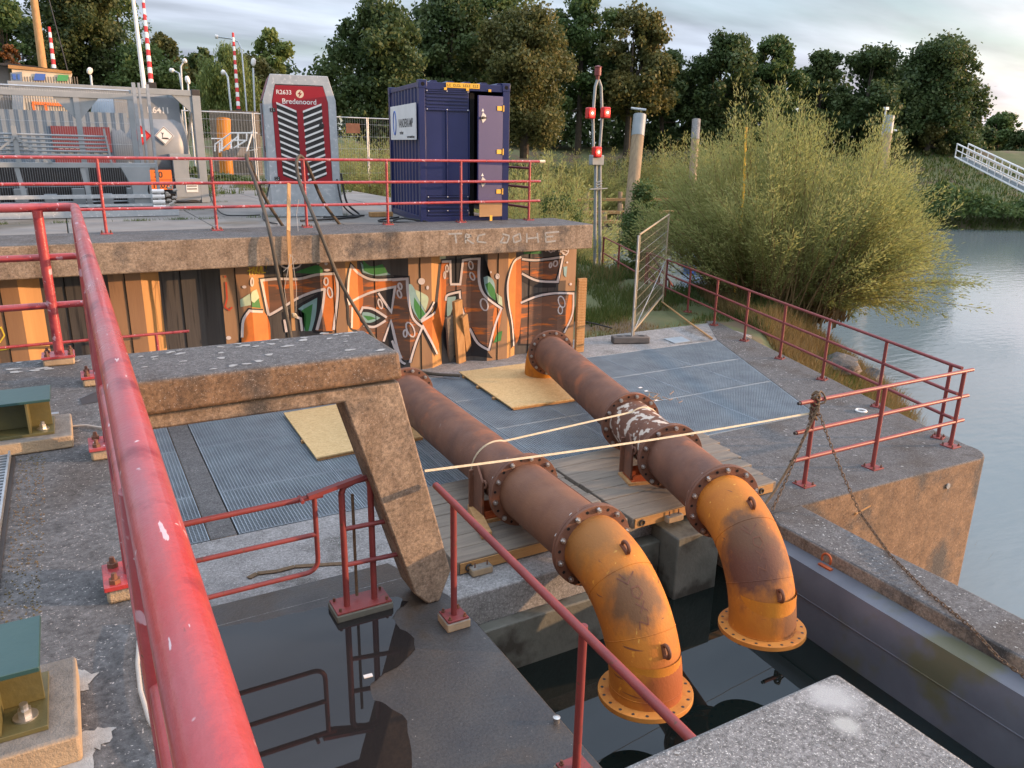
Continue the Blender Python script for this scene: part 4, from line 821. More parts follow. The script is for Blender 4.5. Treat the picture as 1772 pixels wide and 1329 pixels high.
for h in (4.30, 4.0):
    MB().tube([(-4, 5.62, h), (.0, 5.62, h), (.03, 5.60, h), (.043, 5.56, h), (.045, 5.4, h)]+[(.045-.0021*(5.4-y), y, h) for y in (4, 2, .5, -1.5)], .021, 18).build('rail', 'red', t)
# low railing behind left deck
railing('guard_railing', 'short red railing standing below left deck against the ochre sheet piling', [(.86, 11.36, LZ), (-.30, 11.36, LZ), (-1.5, 11.36, LZ)], False, [[(-3, 11.36, 2.49), (1.28, 11.36, 2.49)]], htop=1.06)
# gate with U-shaped end and double latch post on the lower slab
g = thing('swing_gate', 'dark red swing gate with rounded end across the wet lower slab', 'gate', (.3, 5.16, SZ))
MB().tube([(.2, 5.16, 2.55), (1.0, 5.16, 2.565), (1.36, 5.16, 2.57)], .021, 14).build('top_rail', 'red_shaded', g)
MB().tube([(.2, 5.16, 2.265), (1.3, 5.16, 2.27)], .018, 14).build('middle_rail', 'red_shaded', g)
MB().tube([(1.3, 5.16, 2.56)]+[(1.3, 5.16, z) for z in (2.4, 2.2, 2.08)]+[(1.3-.09*(1-cos(a)), 5.16, 2.06-.09*sin(a)) for a in np.linspace(.3, pi/2, 5)]+[(1.0, 5.16, 1.97), (.2, 5.16, 1.965)], .018, 14).build('bottom_rail', 'red_shaded', g)
m = MB(); m.obox((1.25, 5.14, 2.585), (1.66, 5.14, 2.66), .05, .03); m.obox((1.3, 5.18, 2.56), (1.5, 5.18, 2.62), .03, .03); m.cyl((1.2, 5.09, 2.575), (1.2, 5.19, 2.575), .014); m.build('latch', 'red_shaded', g)
g = thing('latch_post', 'double dark red gate post on base plate in the puddle edge', 'gate post', (1.6, 5.18, SZ))
for x in (1.5, 1.72): MB().cyl((x, 5.16, SZ+.07), (x, 5.16, 2.55 if x < 1.6 else 2.62), .024, 16).build('post', 'red_shaded', g)
MB().cyl((1.60, 5.22, SZ+.1), (1.60, 5.22, 2.5), .012, 8).build('strap_tail', 'strap_old' if 'strap_old' in MT else 'rope', g)
MB().tube([(1.5, 5.16, 2.55), (1.52, 5.16, 2.60), (1.6, 5.16, 2.63), (1.86, 5.16, 2.65)], .024, 14).build('top_rail', 'red_shaded', g)
for h in (2.26, 1.96): MB().cyl((1.5, 5.16, h), (1.5+.42, 5.1, h+.02), .018, 12).build('rung', 'red_shaded', g)
m = MB(); m.box(1.40, 1.83, 5.07, 5.29, SZ+.06, SZ+.074); m.build('base_plate', 'red_shaded', g, bevel=.002)
m = MB(); m.box(1.39, 1.84, 5.06, 5.30, SZ-.001, SZ+.059); m.build('mortar_pad', 'concrete_green', g, bevel=.01)
m = MB()
for a in (1.43, 1.80):
    for b in (5.1, 5.26): m.cyl((a, b, SZ+.074), (a, b, SZ+.1), .011, 6)
m.build('anchor_bolt', 'rust_dark', g)
# odds and ends on the slab
p = G(963, 1250, SZ); m = MB(); m.tube([(p.x, p.y, SZ), (p.x, p.y, SZ+.03), (p.x, p.y, SZ+.04), (p.x, p.y, SZ+.047)], [.02, .02, .024, .006], 16); o = m.build('stud_cap', 'bolt'); tag(o, 'small grey metal stud cap near basin edge of wet slab', 'stud')
p = G(637, 1171, SZ); m = MB(); m.box(-.03, .03, -.016, .016, 0, .006, Matrix.Translation((p.x, p.y, SZ+.004))@Matrix.Rotation(-.1, 4, 'Z')); o = m.build('litter', 'white'); tag(o, 'small white piece of litter lying in the puddle', 'litter')
pts = [G(x, y, LZ+.02) for x, y in ((430, 1000), (445, 992), (480, 988), (510, 980), (545, 978), (575, 976), (600, 975))]
m = MB()
for i in range(len(pts)-1): m.obox(pts[i], pts[i+1], .05, .006)
o = m.build('webbing_strap', 'rope'); tag(o, 'crumpled brown webbing strap lying on pebbly screed behind the gate', 'strap')
# ratchet straps across pipes
def strap(label, pts, w_=.019):
    m = MB()
    for i in range(len(pts)-1): m.obox(pts[i], pts[i+1], w_, .004, up=Vector((.2, -.8, .5)))
    o = m.build('tie_strap', 'strap', smooth=0); tag(o, label, 'strap', 'pale webbing straps tied across the pipelines')
def lerp(a, b, n): a, b = Vector(a), Vector(b); return [a.lerp(b, k/n)-Vector((0, 0, .03*4*(k/n)*(1-k/n))) for k in range(n+1)]
strap('lower pale strap stretched from concrete leg to front quay railing', lerp(D(735, 815, 6.1), (6.86, 5.44, 2.27), 6))
c = a1_+d1_*2.62; s1 = Vector((d1_.y, -d1_.x, 0)); loop = [c+Vector((0, 0, 1))*cos(a)*(PR+.006)+Vector((1, 0, 0))*sin(a)*(PR+.006)-d1_*.0 for a in np.linspace(-1.9, .35, 12)]
c2 = a2_+d2_*3.55; top2 = c2+Vector((0, 0, PR+.006)); loop2 = [c2+Vector((0, 0, 1))*cos(a)*(PR+.006)+Vector((1, 0, 0))*sin(a)*(PR+.006) for a in np.linspace(-.5, 1.2, 7)]
strap('upper pale strap wrapped over left pipeline and reaching the flaking section', loop+loop2)
# chains and ropes on the front railing
def links(label, pts, n, r=.011, lw=.02, mat='chain', name='chain'):
    P = [Vector(p) for p in pts]; seg = [(P[i+1]-P[i]).length for i in range(len(P)-1)]; tot = sum(seg)
    m = MB(); k = int(tot/.042); 
    for i in range(k):
        s = tot*i/k; j = 0
        while s > seg[j]: s -= seg[j]; j += 1
        d = (P[j+1]-P[j]).normalized(); c = P[j]+d*s; a = d.cross(Vector((.3, .2, 1))).normalized(); b = d.cross(a)
        if i % 2: a = b
        m.tube([c+d*.028*cos(q)+a*.014*sin(q) for q in np.linspace(0, 2*pi, 9)[:-1]], .0055, 5, closed=True)
    o = m.build(name, mat); tag(o, label, 'chain'); return o
kp = Vector((6.869, 5.40, LZ+.95))
def sag(a, b, s, n=10): a, b = Vector(a), Vector(b); return [a.lerp(b, k/n)-Vector((0, 0, s*4*(k/n)*(1-k/n))) for k in range(n+1)]
links('rusty chain hanging from front railing to quay arm and on along its edge', sag(kp, G(1490, 890, LZ+.02)+Vector((0, 0, .0)), .04)+[G(1540, 960, LZ+.02), G(1600, 1020, LZ+.02), G(1680, 1085, LZ+.02), G(1730, 1140, LZ+.02), G(1800, 1190, LZ+.02)], 60)
links('rusty chain dropping from front railing post down beside right elbow', sag(kp, G(1335, 885, LZ+.02), .05), 40)
o = MB().tube(sag(kp+Vector((.02, -.02, 0)), G(1322, 875, LZ+.03), .1, 14), .014, 8).build('mooring_rope', 'rope'); tag(o, 'brown rope slung beside the chain from front railing post', 'rope')
random.seed(9); m = MB()
for k in range(7):
    z = LZ+.80+.045*k; m.tube([Vector((6.869+.04*cos(a+k), 5.42+.04*sin(a+k), z+.02*sin(2*a+k))) for a in np.linspace(0, 2*pi, 13)[:-1]], .012, 6, closed=True)
m.tube([Vector((6.9+.09*cos(a), 5.40+.03*sin(a*2), LZ+1.03+.07*sin(a))) for a in np.linspace(0, 2*pi, 15)[:-1]], .01, 6, closed=True)
o = m.build('rope_knot', 'rope'); tag(o, 'tangled brown rope wound round left post of front railing', 'rope')
# bracket in the quay wall face
p = W(1487, 880, 5.06); m = MB(); m.obox(p+Vector((-.12, -.03, -.03)), p+Vector((.14, -.03, .02)), .02, .02); m.obox(p+Vector((-.1, 0, -.02)), p+Vector((-.1, -.05, -.02)), .02, .02); o = m.build('wall_cleat', 'wood_new'); tag(o, 'small pale cleat fixed on warm quay wall face below front railing', 'cleat')
m = MB()
for px, py, yy in ((1539, 927, 5.05), (1640, 841, 4.972)): q = W(px, py, yy); m.cyl(q, q+Vector((0, -.012, 0)), .035, 16)
o = m.build('wall_mark', 'lichen'); tag(o, 'two pale round patches on the front quay wall', 'patch')
p = G(1490, 712, LZ); m = MB(); m.tube([Vector((p.x+.07*cos(a), p.y+.07*sin(a), LZ+.012)) for a in np.linspace(0, 2*pi, 17)[:-1]], .016, 6, closed=True); o = m.build('ring', 'white'); tag(o, 'white ring lying flat on quay behind front railing', 'ring')
# ================================================================ LEFT DECK DETAILS
def ibeam(label, x0, x1, y0, y1, z0, h, padx, rot):
    t = thing('steel_beam', label, 'steel beam', (x1, (y0+y1)/2, NZ), group='green steel beam ends bolted to left deck'); ym = (y0+y1)/2
    m = MB(); m.box(x0, x1, y0, y1, z0, z0+.012); m.box(x0, x1-.006, ym-.006, ym+.006, z0+.013, z0+h-.014); m.box(x1-.10, x1-.09, y0+.004, ym-.007, z0+.013, z0+h-.014)
    b = m.build('web_and_bottom_flange', 'olive', t, bevel=.001)
    m = MB(); m.box(x0, x1+.004, y0-.004, y1+.004, z0+h-.013, z0+h); m.build('top_flange', 'greenbeam', t, bevel=.002)
    m = MB(); q = (x1-.045, (y0+ym)/2); m.cyl((*q, z0+.012), (*q, z0+.016), .026, 18); m.cyl((*q, z0+.016), (*q, z0+.034), .015, 6); m.cyl((*q, z0+.034), (*q, z0+.048), .009, 10); m.build('bolt', 'bolt', t)
    m = MB(); m.box(padx[0], padx[1], y0-.05, y1+.06, NZ+.001, z0-.001); m.build('mortar_pad', 'concrete_edge', t, bevel=.008)
ibeam('green steel beam end in bottom left corner, on mortar pad by lime patch', -1.2, -.185, 1.80, 2.02, NZ+.075, .17, (-1.2, -.125), 0)
ibeam('green steel beam end farther back on left deck near railing corner', -1.6, -.175, 3.98, 4.22, NZ+.065, .17, (-.42, -.105), 0)
m = MB(); m.box(-1.3, -.16, 4.34, 4.37, NZ+.03, NZ+.05); m.box(-1.3, -.9, 4.40, 4.44, NZ+.02, NZ+.04); o = m.build('steel_angle', 'steel'); tag(o, 'thin galvanised strip lying behind the farther green beam end', 'metal strip')
m = MB(); m.box(-1.5, -.335, 2.12, 3.9, NZ+.006, NZ+.012); struct(m.build('walkway_trough', 'dark', smooth=0))
m = MB()
for k in range(52): y = 2.14+k*.0335; m.box(-1.5, -.35, y, y+.012, NZ+.013, NZ+.04)
for k in range(8): m.box(-.35-.14*k-.008, -.35-.14*k, 2.12, 3.9, NZ+.0135, NZ+.042)
o = m.build('floor_grating', 'steel', smooth=0); tag(o, 'dirty metal walkway grating at left picture edge between green beams', 'grating')
random.seed(4); m = MB()
for i in range(700):
    x, y = random.uniform(-.325, -.22), random.uniform(2.2, 3.9); s = random.uniform(.001, .0042); m.box(x, x+s*1.3, y, y+s, NZ+.0005, NZ+s)
m.build('gravel', 'soil', smooth=0)['kind'] = 'stuff'
o = MB().tube([G(x, y, NZ+.012) for x, y in ((250, 1075), (240, 1110), (238, 1150), (243, 1195), (258, 1245), (285, 1290), (330, 1340))], .006, 10).build('conduit', 'conduit'); tag(o, 'thin pale cable curving from under the foreground railing', 'cable')
o = MB().tube([G(x, y, NZ+.012) for x, y in ((118, 738), (150, 736), (175, 740), (205, 745))], .006, 8).build('conduit', 'conduit'); tag(o, 'thin grey cable from farther green beam to foreground railing', 'cable')
m = MB(); P = [G(x, y, NZ+.0025) for x, y in ((138, 690), (165, 678), (200, 676), (205, 690), (165, 696), (142, 700))]; m.poly(P); m.build('deck_hole', 'dark', smooth=0)['kind'] = 'structure'
# ================================================================ YARD EQUIPMENT
YZ = 3.742
# ---- navy container
ct = thing('mini_container', 'navy blue small shipping container with one door ajar beside the upper railing', 'container', (5.24, 12.50, YZ), radians(-8))
cw_, cd_, chh = 1.58, 2.25, 2.27
def CB(name, mat, boxes, parent=None, bev=.003):
    m = MB()
    for b in boxes: m.box(*b)
    return m.build(name, mat, parent or ct, local=True, bevel=bev)
CB('frame', 'navy', [(0, .10, 0, .10, .0, chh), (cw_-.12, cw_, 0, .10, 0, chh), (0, .08, cd_-.1, cd_, 0, chh), (cw_-.1, cw_, cd_-.1, cd_, 0, chh), (.1, cw_-.12, .01, .09, chh-.13, chh-.02), (.1, cw_-.12, .01, .09, .0, .1), (.01, .07, .1, cd_-.1, chh-.09, chh-.02), (.01, .07, .1, cd_-.1, 0, .1), (cw_-.07, cw_-.01, .1, cd_-.1, chh-.09, chh-.02)])
for x in (0, cw_-.13):
    for y in (0, cd_-.13):
        o = CB('corner_casting', 'navy', [(x-.006, x+.136, y-.006, y+.136, chh-.12, chh+.012)], bev=.008)
        m = MB(); m.tube([(x+.065, y-.0065, chh-.055), (x+.065, y-.0085, chh-.055)], .032, 14); m.build('casting_hole', 'black', o, local=True)
m = MB(); pr = []
n = 9
for k in range(n):
    y = .12+(cd_-.24)*k/n; d = (cd_-.24)/n; pr += [(y, .02), (y+d*.35, .02), (y+d*.5, .055), (y+d*.85, .055)]
pr.append((cd_-.12, .02)); V0 = [m.bm.verts.new((x, y, .1)) for y, x in pr]; V1 = [m.bm.verts.new((x, y, chh-.09)) for y, x in pr]
for i in range(len(pr)-1): m.bm.faces.new((V0[i], V0[i+1], V1[i+1], V1[i]))
m.build('side_wall', 'navy', ct, local=True, smooth=0)
CB('wall', 'navy', [(cw_-.06, cw_-.03, .1, cd_-.1, .1, chh-.05), (.08, cw_-.08, cd_-.06, cd_-.03, .1, chh-.05)])
m = MB(); m.box(.05, cw_-.05, .05, cd_-.05, chh-.06, chh-.03)
for k in range(5): m.prism([(.18+k*.29, chh-.03), (.22+k*.29, chh+.012), (.31+k*.29, chh+.012), (.35+k*.29, chh-.03)], .06, cd_-.1, lambda x, y, z: Vector((x, z, y)))
m.build('roof', 'navy', ct, local=True, smooth=0)
CB('front_panel', 'navy', [(.115, .465, .045, .06, .45, 1.80), (.485, .86, .045, .06, .45, 1.80), (.10, .87, .055, .07, .1, 2.12), (.465, .485, .02, .055, .43, 1.82), (.10, .116, .02, .055, .43, 1.82), (.86, .875, .02, .055, .43, 1.82)])
lv = [(.13, .85, .03, .036, 1.86+k*.055, 1.885+k*.055) for k in range(5)]+[(.13, .85, .03, .036, .12+k*.06, .145+k*.06) for k in range(5)]+[(.10, .87, .02, .05, 1.82, 1.85), (.10, .87, .02, .05, 2.11, 2.14), (.10, .87, .02, .05, .42, .44)]
CB('louvre', 'navy', lv[:5]+lv[10:12], bev=.002); CB('louvre', 'navy', lv[5:10]+lv[12:], bev=.002)
m = MB()
for x in (.14, .48, .84):
    for z in (2.12, 1.835, .43, .2): m.cyl((x, .019, z), (x, .012, z), .009, 8)
m.build('screw', 'white', ct, local=True)
CB('inner_void', 'black', [(.89, .97, .07, .09, .1, 2.12)], bev=0)
CB('lamp_clip', 'yellow', [(x, x+.05, -.012, .0, 2.135, 2.175) for x in (.42, .80, 1.19)], bev=.003)
yp = CB('number_plate', 'yellow', [(.46, 1.04, -.004, .008, 2.175, 2.255)], bev=.002)
m = MB(); random.seed(2)
for k in range(16):
    if k in (2, 7, 12): continue
    x = .485+k*.034; m.box(x, x+.018, -.0065, -.0045, 2.195, 2.203); m.box(x, x+.005, -.0065, -.0045, 2.203, 2.235); 
    if k % 2: m.box(x+.005, x+.018, -.0065, -.0045, 2.228, 2.235)
m.build('plate_characters', 'dark', yp, local=True)
dr = bpy.data.objects.new('door', None)
bpy.data.objects.remove(dr)
th = radians(12); DM = Matrix.Translation((1.445, -.01, 0))@Matrix.Rotation(th, 4, 'Z')
m = MB(); m.box(-.48, 0, -.02, .02, .36, 2.07, DM); m.box(-.48, 0, -.028, -.021, .36, .40, DM); door = m.build('door', 'navy_sunlit', ct, local=True, bevel=.004)
m = MB()
for z in (1.88, 1.18, .52): m.box(-.12, -.03, -.032, -.021, z-.035, z+.035, DM); m.cyl(DM@Vector((.0, -.03, z-.05)), DM@Vector((.0, -.03, z+.05)), .014, 10)
m.build('hinge', 'yellow', door, local=True)
for z in (1.72, .68):
    m = MB(); m.prism([(-.44, z), (-.40, z-.085), (-.34, z-.03), (-.34, z+.04), (-.40, z+.09)], -.026, -.021, lambda x, y, z2: DM@Vector((x, z2, y))); m.build('lock_plate', 'steel', door, local=True)
    m = MB(); m.box(-.46, -.34, -.055, -.027, z-.012, z+.012, DM); m.cyl(DM@Vector((-.40, -.027, z)), DM@Vector((-.40, -.06, z)), .022, 12); m.build('handle', 'dark', door, local=True)
    m = MB(); m.prism([(-.425, z+.10), (-.375, z+.10), (-.40, z+.15)], -.024, -.0212, lambda x, y, z2: DM@Vector((x, z2, y))); m.build('warning_sticker', 'white', door, local=True)
m = MB(); m.box(-.47, -.01, -.045, -.034, .10, .37, DM); cbm = m.build('cardboard_sheet', 'cardboard', door, local=True)
m = MB(); m.box(-.26, -.21, -.047, -.0455, .02, .12, DM); m.build('tape', 'yellow', cbm, local=True)
# company sign on the left side
sgn = CB('company_sign', 'white', [(-.035, -.02, .10, 1.95, 1.35, 1.93)], bev=.002)
m = MB(); c = Vector((-.0365, 1.60, 1.64)); m.tube([c+Vector((0, .105*cos(a), .20*sin(a))) for a in np.linspace(0, 2*pi, 25)[:-1]], .013, 6, closed=True); m.build('ring_logo', 'blue', sgn, local=True)
text('VANDERKAMP', .20, LEFTF(-.0365, .80, 1.62), 'dark', sgn, bold=.002, sx=.78)
text('verhuur', .09, LEFTF(-.0365, 1.1, 1.47), 'dark', sgn)
text('www.vanderkamp', .07, LEFTF(-.0365, .45, 1.40), 'dark', sgn)
# ---- generator
gn = thing('power_generator', 'maroon and galvanised generator cabinet with louvred front standing on the yard', 'generator', (3.22, 14.42, YZ), radians(-10))
gw, gd = 1.20, 1.30
ff = lambda x, y, z: Vector((x, z, y))
hexo = [(0, .0), (-.04, 1.98), (.10, 2.36), (1.07, 2.36), (1.19, 1.98), (1.22, 0)]
m = MB(); m.prism([(-.02, .60), (-.04, 1.98), (.10, 2.38), (1.06, 2.38), (1.18, 1.98), (1.20, .60), (1.06, .60), (1.045, 1.95), (.97, 2.22), (.17, 2.22), (.105, 1.95), (.12, .60)], 0, .06, ff); m.build('front_frame', 'galv', gn, local=True, bevel=.006)
m = MB(); m.prism([(.0, .0), (1.22, 0), (1.20, .599), (-.02, .599)], .0, gd, ff); m.cyl((1.02, -.003, .22), (1.02, 0, .22), .022, 12); m.build('base_tank', 'galv', gn, local=True, bevel=.008)
m = MB(); m.prism([(.02, .601), (.0, 1.96), (.115, 2.34), (1.05, 2.34), (1.165, 1.96), (1.18, .601)], .07, gd-.05, ff); m.build('housing', 'galv', gn, local=True)
m = MB(); m.prism([(-.045, 1.99), (.095, 2.372), (.10, 2.36), (-.03, 1.985)], .065, gd, ff); m.build('roof_panel', 'maroon_pale', gn, local=True, smooth=0)
m = MB(); m.box(-.03, -.004, .10, gd-.1, 1.0, 1.93); m.build('side_panel', 'maroon_pale', gn, local=True)
m = MB(); m.box(-.045, -.031, .2, .8, 1.75, 1.9); m.box(-.045, -.031, .55, .65, 1.1, 1.2); m.box(-.045, -.031, .2, .27, 1.12, 1.2); m.build('side_opening', 'dark', gn, local=True)
for y_ in (.05, gd-.1): MB().box(-.05, -.005, y_, y_+.045, .6, 1.95).build('side_frame', 'galv', gn, local=True)
m = MB(); m.prism([(.122, .62), (.108, 1.945), (.173, 2.205), (.967, 2.205), (1.042, 1.945), (1.058, .62)], -.004, .05, ff); gdr = m.build('door', 'maroon', gn, local=True, bevel=.003)
for s in (0, 1):
    m = MB()
    for k in range(12):
        z = 1.93-k*.105
        if s == 0: P0, P1 = (.175+.003*k*1.2, z), (.50+.002*k, z-.13)
        else: P0, P1 = (.61+.002*k, z-.13), (.93+.003*k, z)
        m.prism([(P0[0], P0[1]), (P1[0], P1[1]), (P1[0], P1[1]-.034), (P0[0], P0[1]-.034)], -.022, -.006, ff)
    m.build('louvre_bank', 'white', gdr, local=True, smooth=0)
    m = MB(); x0, x1 = (.178, .51) if s == 0 else (.615, .935)
    zz = (1.93, 1.80) if s == 0 else (1.80, 1.93)
    m.prism([(x0, zz[0]-.03), (x1, zz[1]-.03), (x1+.02, zz[1]-1.22), (x0+.03, zz[0]-1.22)], -.0055, -.0045, ff); m.build('vent_opening', 'dark', gdr, local=True, smooth=0)
m = MB(); m.cyl((.915, -.006, 1.56), (.915, -.03, 1.56), .045, 16); m.cyl((.915, -.03, 1.56), (.915, -.045, 1.56), .02, 10); m.build('handle', 'dark', gdr, local=True)
m = MB()
for z in (1.80, .66): m.box(.06, .15, -.012, -.005, z-.03, z+.03)
m.build('hinge', 'dark', gdr, local=True)
m = MB()
for z in (1.80, .66):
    for a in (.085, .125):
        for b in (-.014, .014): m.cyl((a, -.0125, z+b), (a, -.0145, z+b), .006, 6)
m.build('hinge_screw', 'white', gdr, local=True)
text('R2633', .10, FRONT(.31, -.0055, 2.09), 'white', gdr, bold=.001)
text('Bredenoord', .118, FRONT(.56, -.0055, 1.945), 'white', gdr, bold=.0012)
m = MB(); m.tube([(.575, -.0045, 2.075), (.575, -.0065, 2.075)], .066, 28); lg = m.build('round_logo', 'cream', gdr, local=True)
m = MB(); m.prism([(.60, 2.135), (.535, 2.07), (.57, 2.07), (.55, 2.015), (.615, 2.085), (.58, 2.085)], -.0085, -.0068, ff); m.build('bolt_emblem', 'maroon', lg, local=True, smooth=0)
# ---- heras style fences
def mesh_fence(label, p0, p1, H=2.0, feet=True, mat='steel', group=None, nw=34, foot_label=None, brace=False, hor=None):
    p0, p1 = Vector(p0), Vector(p1); d = p1-p0; t = thing('mesh_fence_panel', label, 'fence panel', p0, group=group); u = Vector((0, 0, 1))
    for a in (p0, p1): MB().cyl(a, a+u*H, .02, 10).build('post', mat, t)
    MB().tube([p0+u*(H-.02), p1+u*(H-.02)], .018, 8).build('top_tube', mat, t); MB().tube([p0+u*.15, p1+u*.15], .018, 8).build('bottom_tube', mat, t)
    m = MB()
    for k in range(1, nw): q = p0+d*k/nw; m.tube([q+u*.15, q+u*(H-.03)], .0022, 4, cap=False)
    for h in (hor or (.4, .75, 1.1, 1.45, 1.8)): m.tube([p0+u*(h*H/2), p1+u*(h*H/2)], .003, 4, cap=False)
    m.build('wire_mesh', mat, t, smooth=0)
    return t
t = mesh_fence('tall wire mesh fence panel standing at an angle at far quay corner', (9.32, 11.72, LZ+.06), (11.93, 14.0, 1.60), H=2.02, mat='fence_warm')
m = MB(); P = Vector((9.32, 11.72, LZ+.5)); a, b = Vector((9.32, 11.72, LZ+.06)), Vector((11.93, 14.0, 1.6)); u = Vector((0, 0, 1))
for k in range(5): m.tube([a+u*(.2+.36*k), a.lerp(b, 1)+u*(.2+.36*k)+u*(.0)], .0035, 5)
m.tube([a+u*.15, b+u*.95], .009, 6)
m.build('brace_bar', 'steel', t)
MB().cyl((9.24, 11.66, LZ+.05), (9.24, 11.66, LZ+2.05), .02, 10).build('coupled_post', 'steel', t)
bf = thing('ballast_block', 'grey concrete block foot holding the mesh fence panel', 'ballast block', (9.2, 11.7, LZ)); Mx = Matrix.Translation((9.22, 11.68, LZ))@Matrix.Rotation(radians(-22), 4, 'Z')
m = MB(); m.box(-.36, .36, -.11, .11, 0, .13, Mx); m.build('block', 'rubber', bf, bevel=.02) if 'rubber' in MT else m.build('block', 'pile', bf, bevel=.02)
m = MB()
for x in (-.22, -.05, .22): m.box(x-.05, x+.05, -.05, .05, .131, .135, Mx)
m.build('post_slot', 'dark', bf)
mesh_fence('dark topped mesh fence panel in front of tank container, left picture edge', (-2.1, 16.6, YZ), (1.32, 16.9, YZ), H=2.15, group='mesh fence panels round the yard', nw=90)
mesh_fence('mesh fence panel between tank container and generator', (4.9, 23.5, YZ), (8.4, 24.2, YZ), H=2.05, group='mesh fence panels round the yard', nw=44)
mesh_fence('mesh fence panel between generator and navy container', (8.45, 24.22, YZ), (11.6, 24.4, YZ), H=2.05, group='mesh fence panels round the yard', nw=44)
mesh_fence('mesh fence panel left of the white stairs', (3.0, 23.2, YZ), (4.85, 23.5, YZ), H=2.05, group='mesh fence panels round the yard', nw=24)
g = W(610, 222, 22.2); m = MB(); m.box(g.x-.2, g.x+.2, 22.15, 22.16, g.z-.13, g.z+.13); o = m.build('fence_sign', 'rust_dark'); tag(o, 'small dark rectangular sign on fence right of generator', 'sign')
m = MB()
for z in (0,): m.box(1.36, 1.42, 16.85, 16.93, YZ, YZ+2.28); m.box(1.46, 1.5, 16.85, 16.93, YZ, YZ+2.28); m.box(1.60, 1.65, 16.85, 16.95, YZ, YZ+2.26)
o = m.build('clamped_posts', 'steel'); tag(o, 'row of three clamped galvanised posts left of the tank', 'fence posts')
# ---- tank container
tk = thing('tank_container', 'grey metal tank in a steel frame with hazard diamonds and orange number plate', 'tank container', (2.75, 18.3, YZ), radians(6))
def TB(name, mat, boxes, parent=None, bev=.004):
    m = MB()
    for b in boxes: m.box(*b)
    return m.build(name, mat, parent or tk, local=True, bevel=bev)
TB('end_post', 'greypaint', [(-.16, 0, 0, .13, 0, 2.28)]); TB('end_post', 'greypaint', [(-.16, 0, 2.2, 2.33, 0, 2.28)])
TB('top_beam', 'greypaint', [(-3.4, -.16, .01, .11, 2.16, 2.27), (-3.4, -.16, 2.2, 2.3, 2.16, 2.27), (-.14, -.02, .13, 2.2, 2.16, 2.27)]); TB('bottom_beam', 'greypaint', [(-3.4, -.16, .01, .11, .06, .18), (-.14, -.02, .13, 2.2, .04, .16)])
m = MB(); m.prism([(-.16, 2.16), (-.55, 2.16), (-.16, 1.80)], .03, .09, ff); m.build('gusset', 'greypaint', tk, local=True); m = MB(); m.tube([(-.08, .13, 2.2), (-.08, 1.1, 1.2), (-.08, 2.2, .2)], .03, 6); m.build('brace', 'greypaint', tk, local=True)
m = MB(); m.box(-.165, .004, -.006, .14, 2.17, 2.29); m.build('corner_casting', 'dark', tk, local=True, bevel=.01)
rs = [(-1.95, .0), (-1.93, .55), (-1.85, .86), (-1.7, 1.0), (-.50, 1.0), (-.36, .96), (-.26, .82), (-.20, .5), (-.19, 0.001)]
pth = [(x, 1.12, 1.12) for x, r in rs]; m = MB(); m.tube(pth, [max(r, .001) for x, r in rs], 48, cap=False); tb = m.build('tank_barrel', 'alu', tk, local=True, smooth=50)
m = MB(); m.box(-1.6, -.36, .30, .36, 1.62, 2.12); m.build('name_panel', 'alu', tk, local=True); text('R6411', .17, FRONT(-.78, .295, 1.86), 'white', tk, bold=.003)
for x, mt, lb in ((-.76, 'white', 'white hazard diamond'), (-1.20, 'sigred', 'red hazard diamond')):
    m = MB(); s = .19; m.prism([(x-s, 1.36), (x, 1.36-s), (x+s, 1.36), (x, 1.36+s)], .085, .10, ff); dd = m.build('hazard_diamond', mt, tk, local=True); dd['label'] = lb
    m = MB(); q = [Vector((x-s*.9, .083, 1.36)), Vector((x, .083, 1.36-s*.9)), Vector((x+s*.9, .083, 1.36)), Vector((x, .083, 1.36+s*.9))]
    m.tube(q, .006, 4, closed=True)
    if mt == 'white':
        m.tube([(x-.04, .083, 1.31), (x-.035, .083, 1.42)], .006, 5); m.tube([(x-.035, .083, 1.38), (x-.06, .083, 1.43)], .004, 5); m.tube([(x-.035, .083, 1.38), (x-.01, .083, 1.42)], .004, 5)
        m.prism([(x-.07, 1.30), (x+.09, 1.29), (x+.06, 1.32), (x-.02, 1.325)], .081, .084, ff)
    m.build('symbol', 'dark', dd, local=True)
    if mt != 'white': m = MB(); m.box(x-.08, x+.08, .079, .083, 1.33, 1.38); m.build('symbol_band', 'white', dd, local=True)
op = TB('orange_plate', 'orange', [(-1.20, -.72, .0, .012, .28, .68)]); m = MB(); m.box(-1.18, -.74, -.003, -.001, .475, .485); m.build('divider', 'dark', op, local=True)
text('30', .17, FRONT(-.98, -.003, .58), 'dark', op, bold=.002); text('1202', .17, FRONT(-.955, -.003, .37), 'dark', op, bold=.002)
TB('support_leg', 'greypaint', [(-.66, -.36, .02, .12, .18, .95), (-.72, -.30, .0, .14, .93, 1.0)]); TB('valve_cabinet', 'greypaint', [(-.66, -.16, .0, .6, .12, .5)])
nb = TB('notice', 'white', [(-.46, -.22, -.01, -.002, .22, .40)]); m = MB()
for k in range(2): m.box(-.44, -.24, -.013, -.0105, .28+k*.06, .30+k*.06)
m.build('notice_lines', 'dark', nb, local=True)
TB('cover_void', 'black', [(-1.6, -.68, .0, .02, .07, .2)])
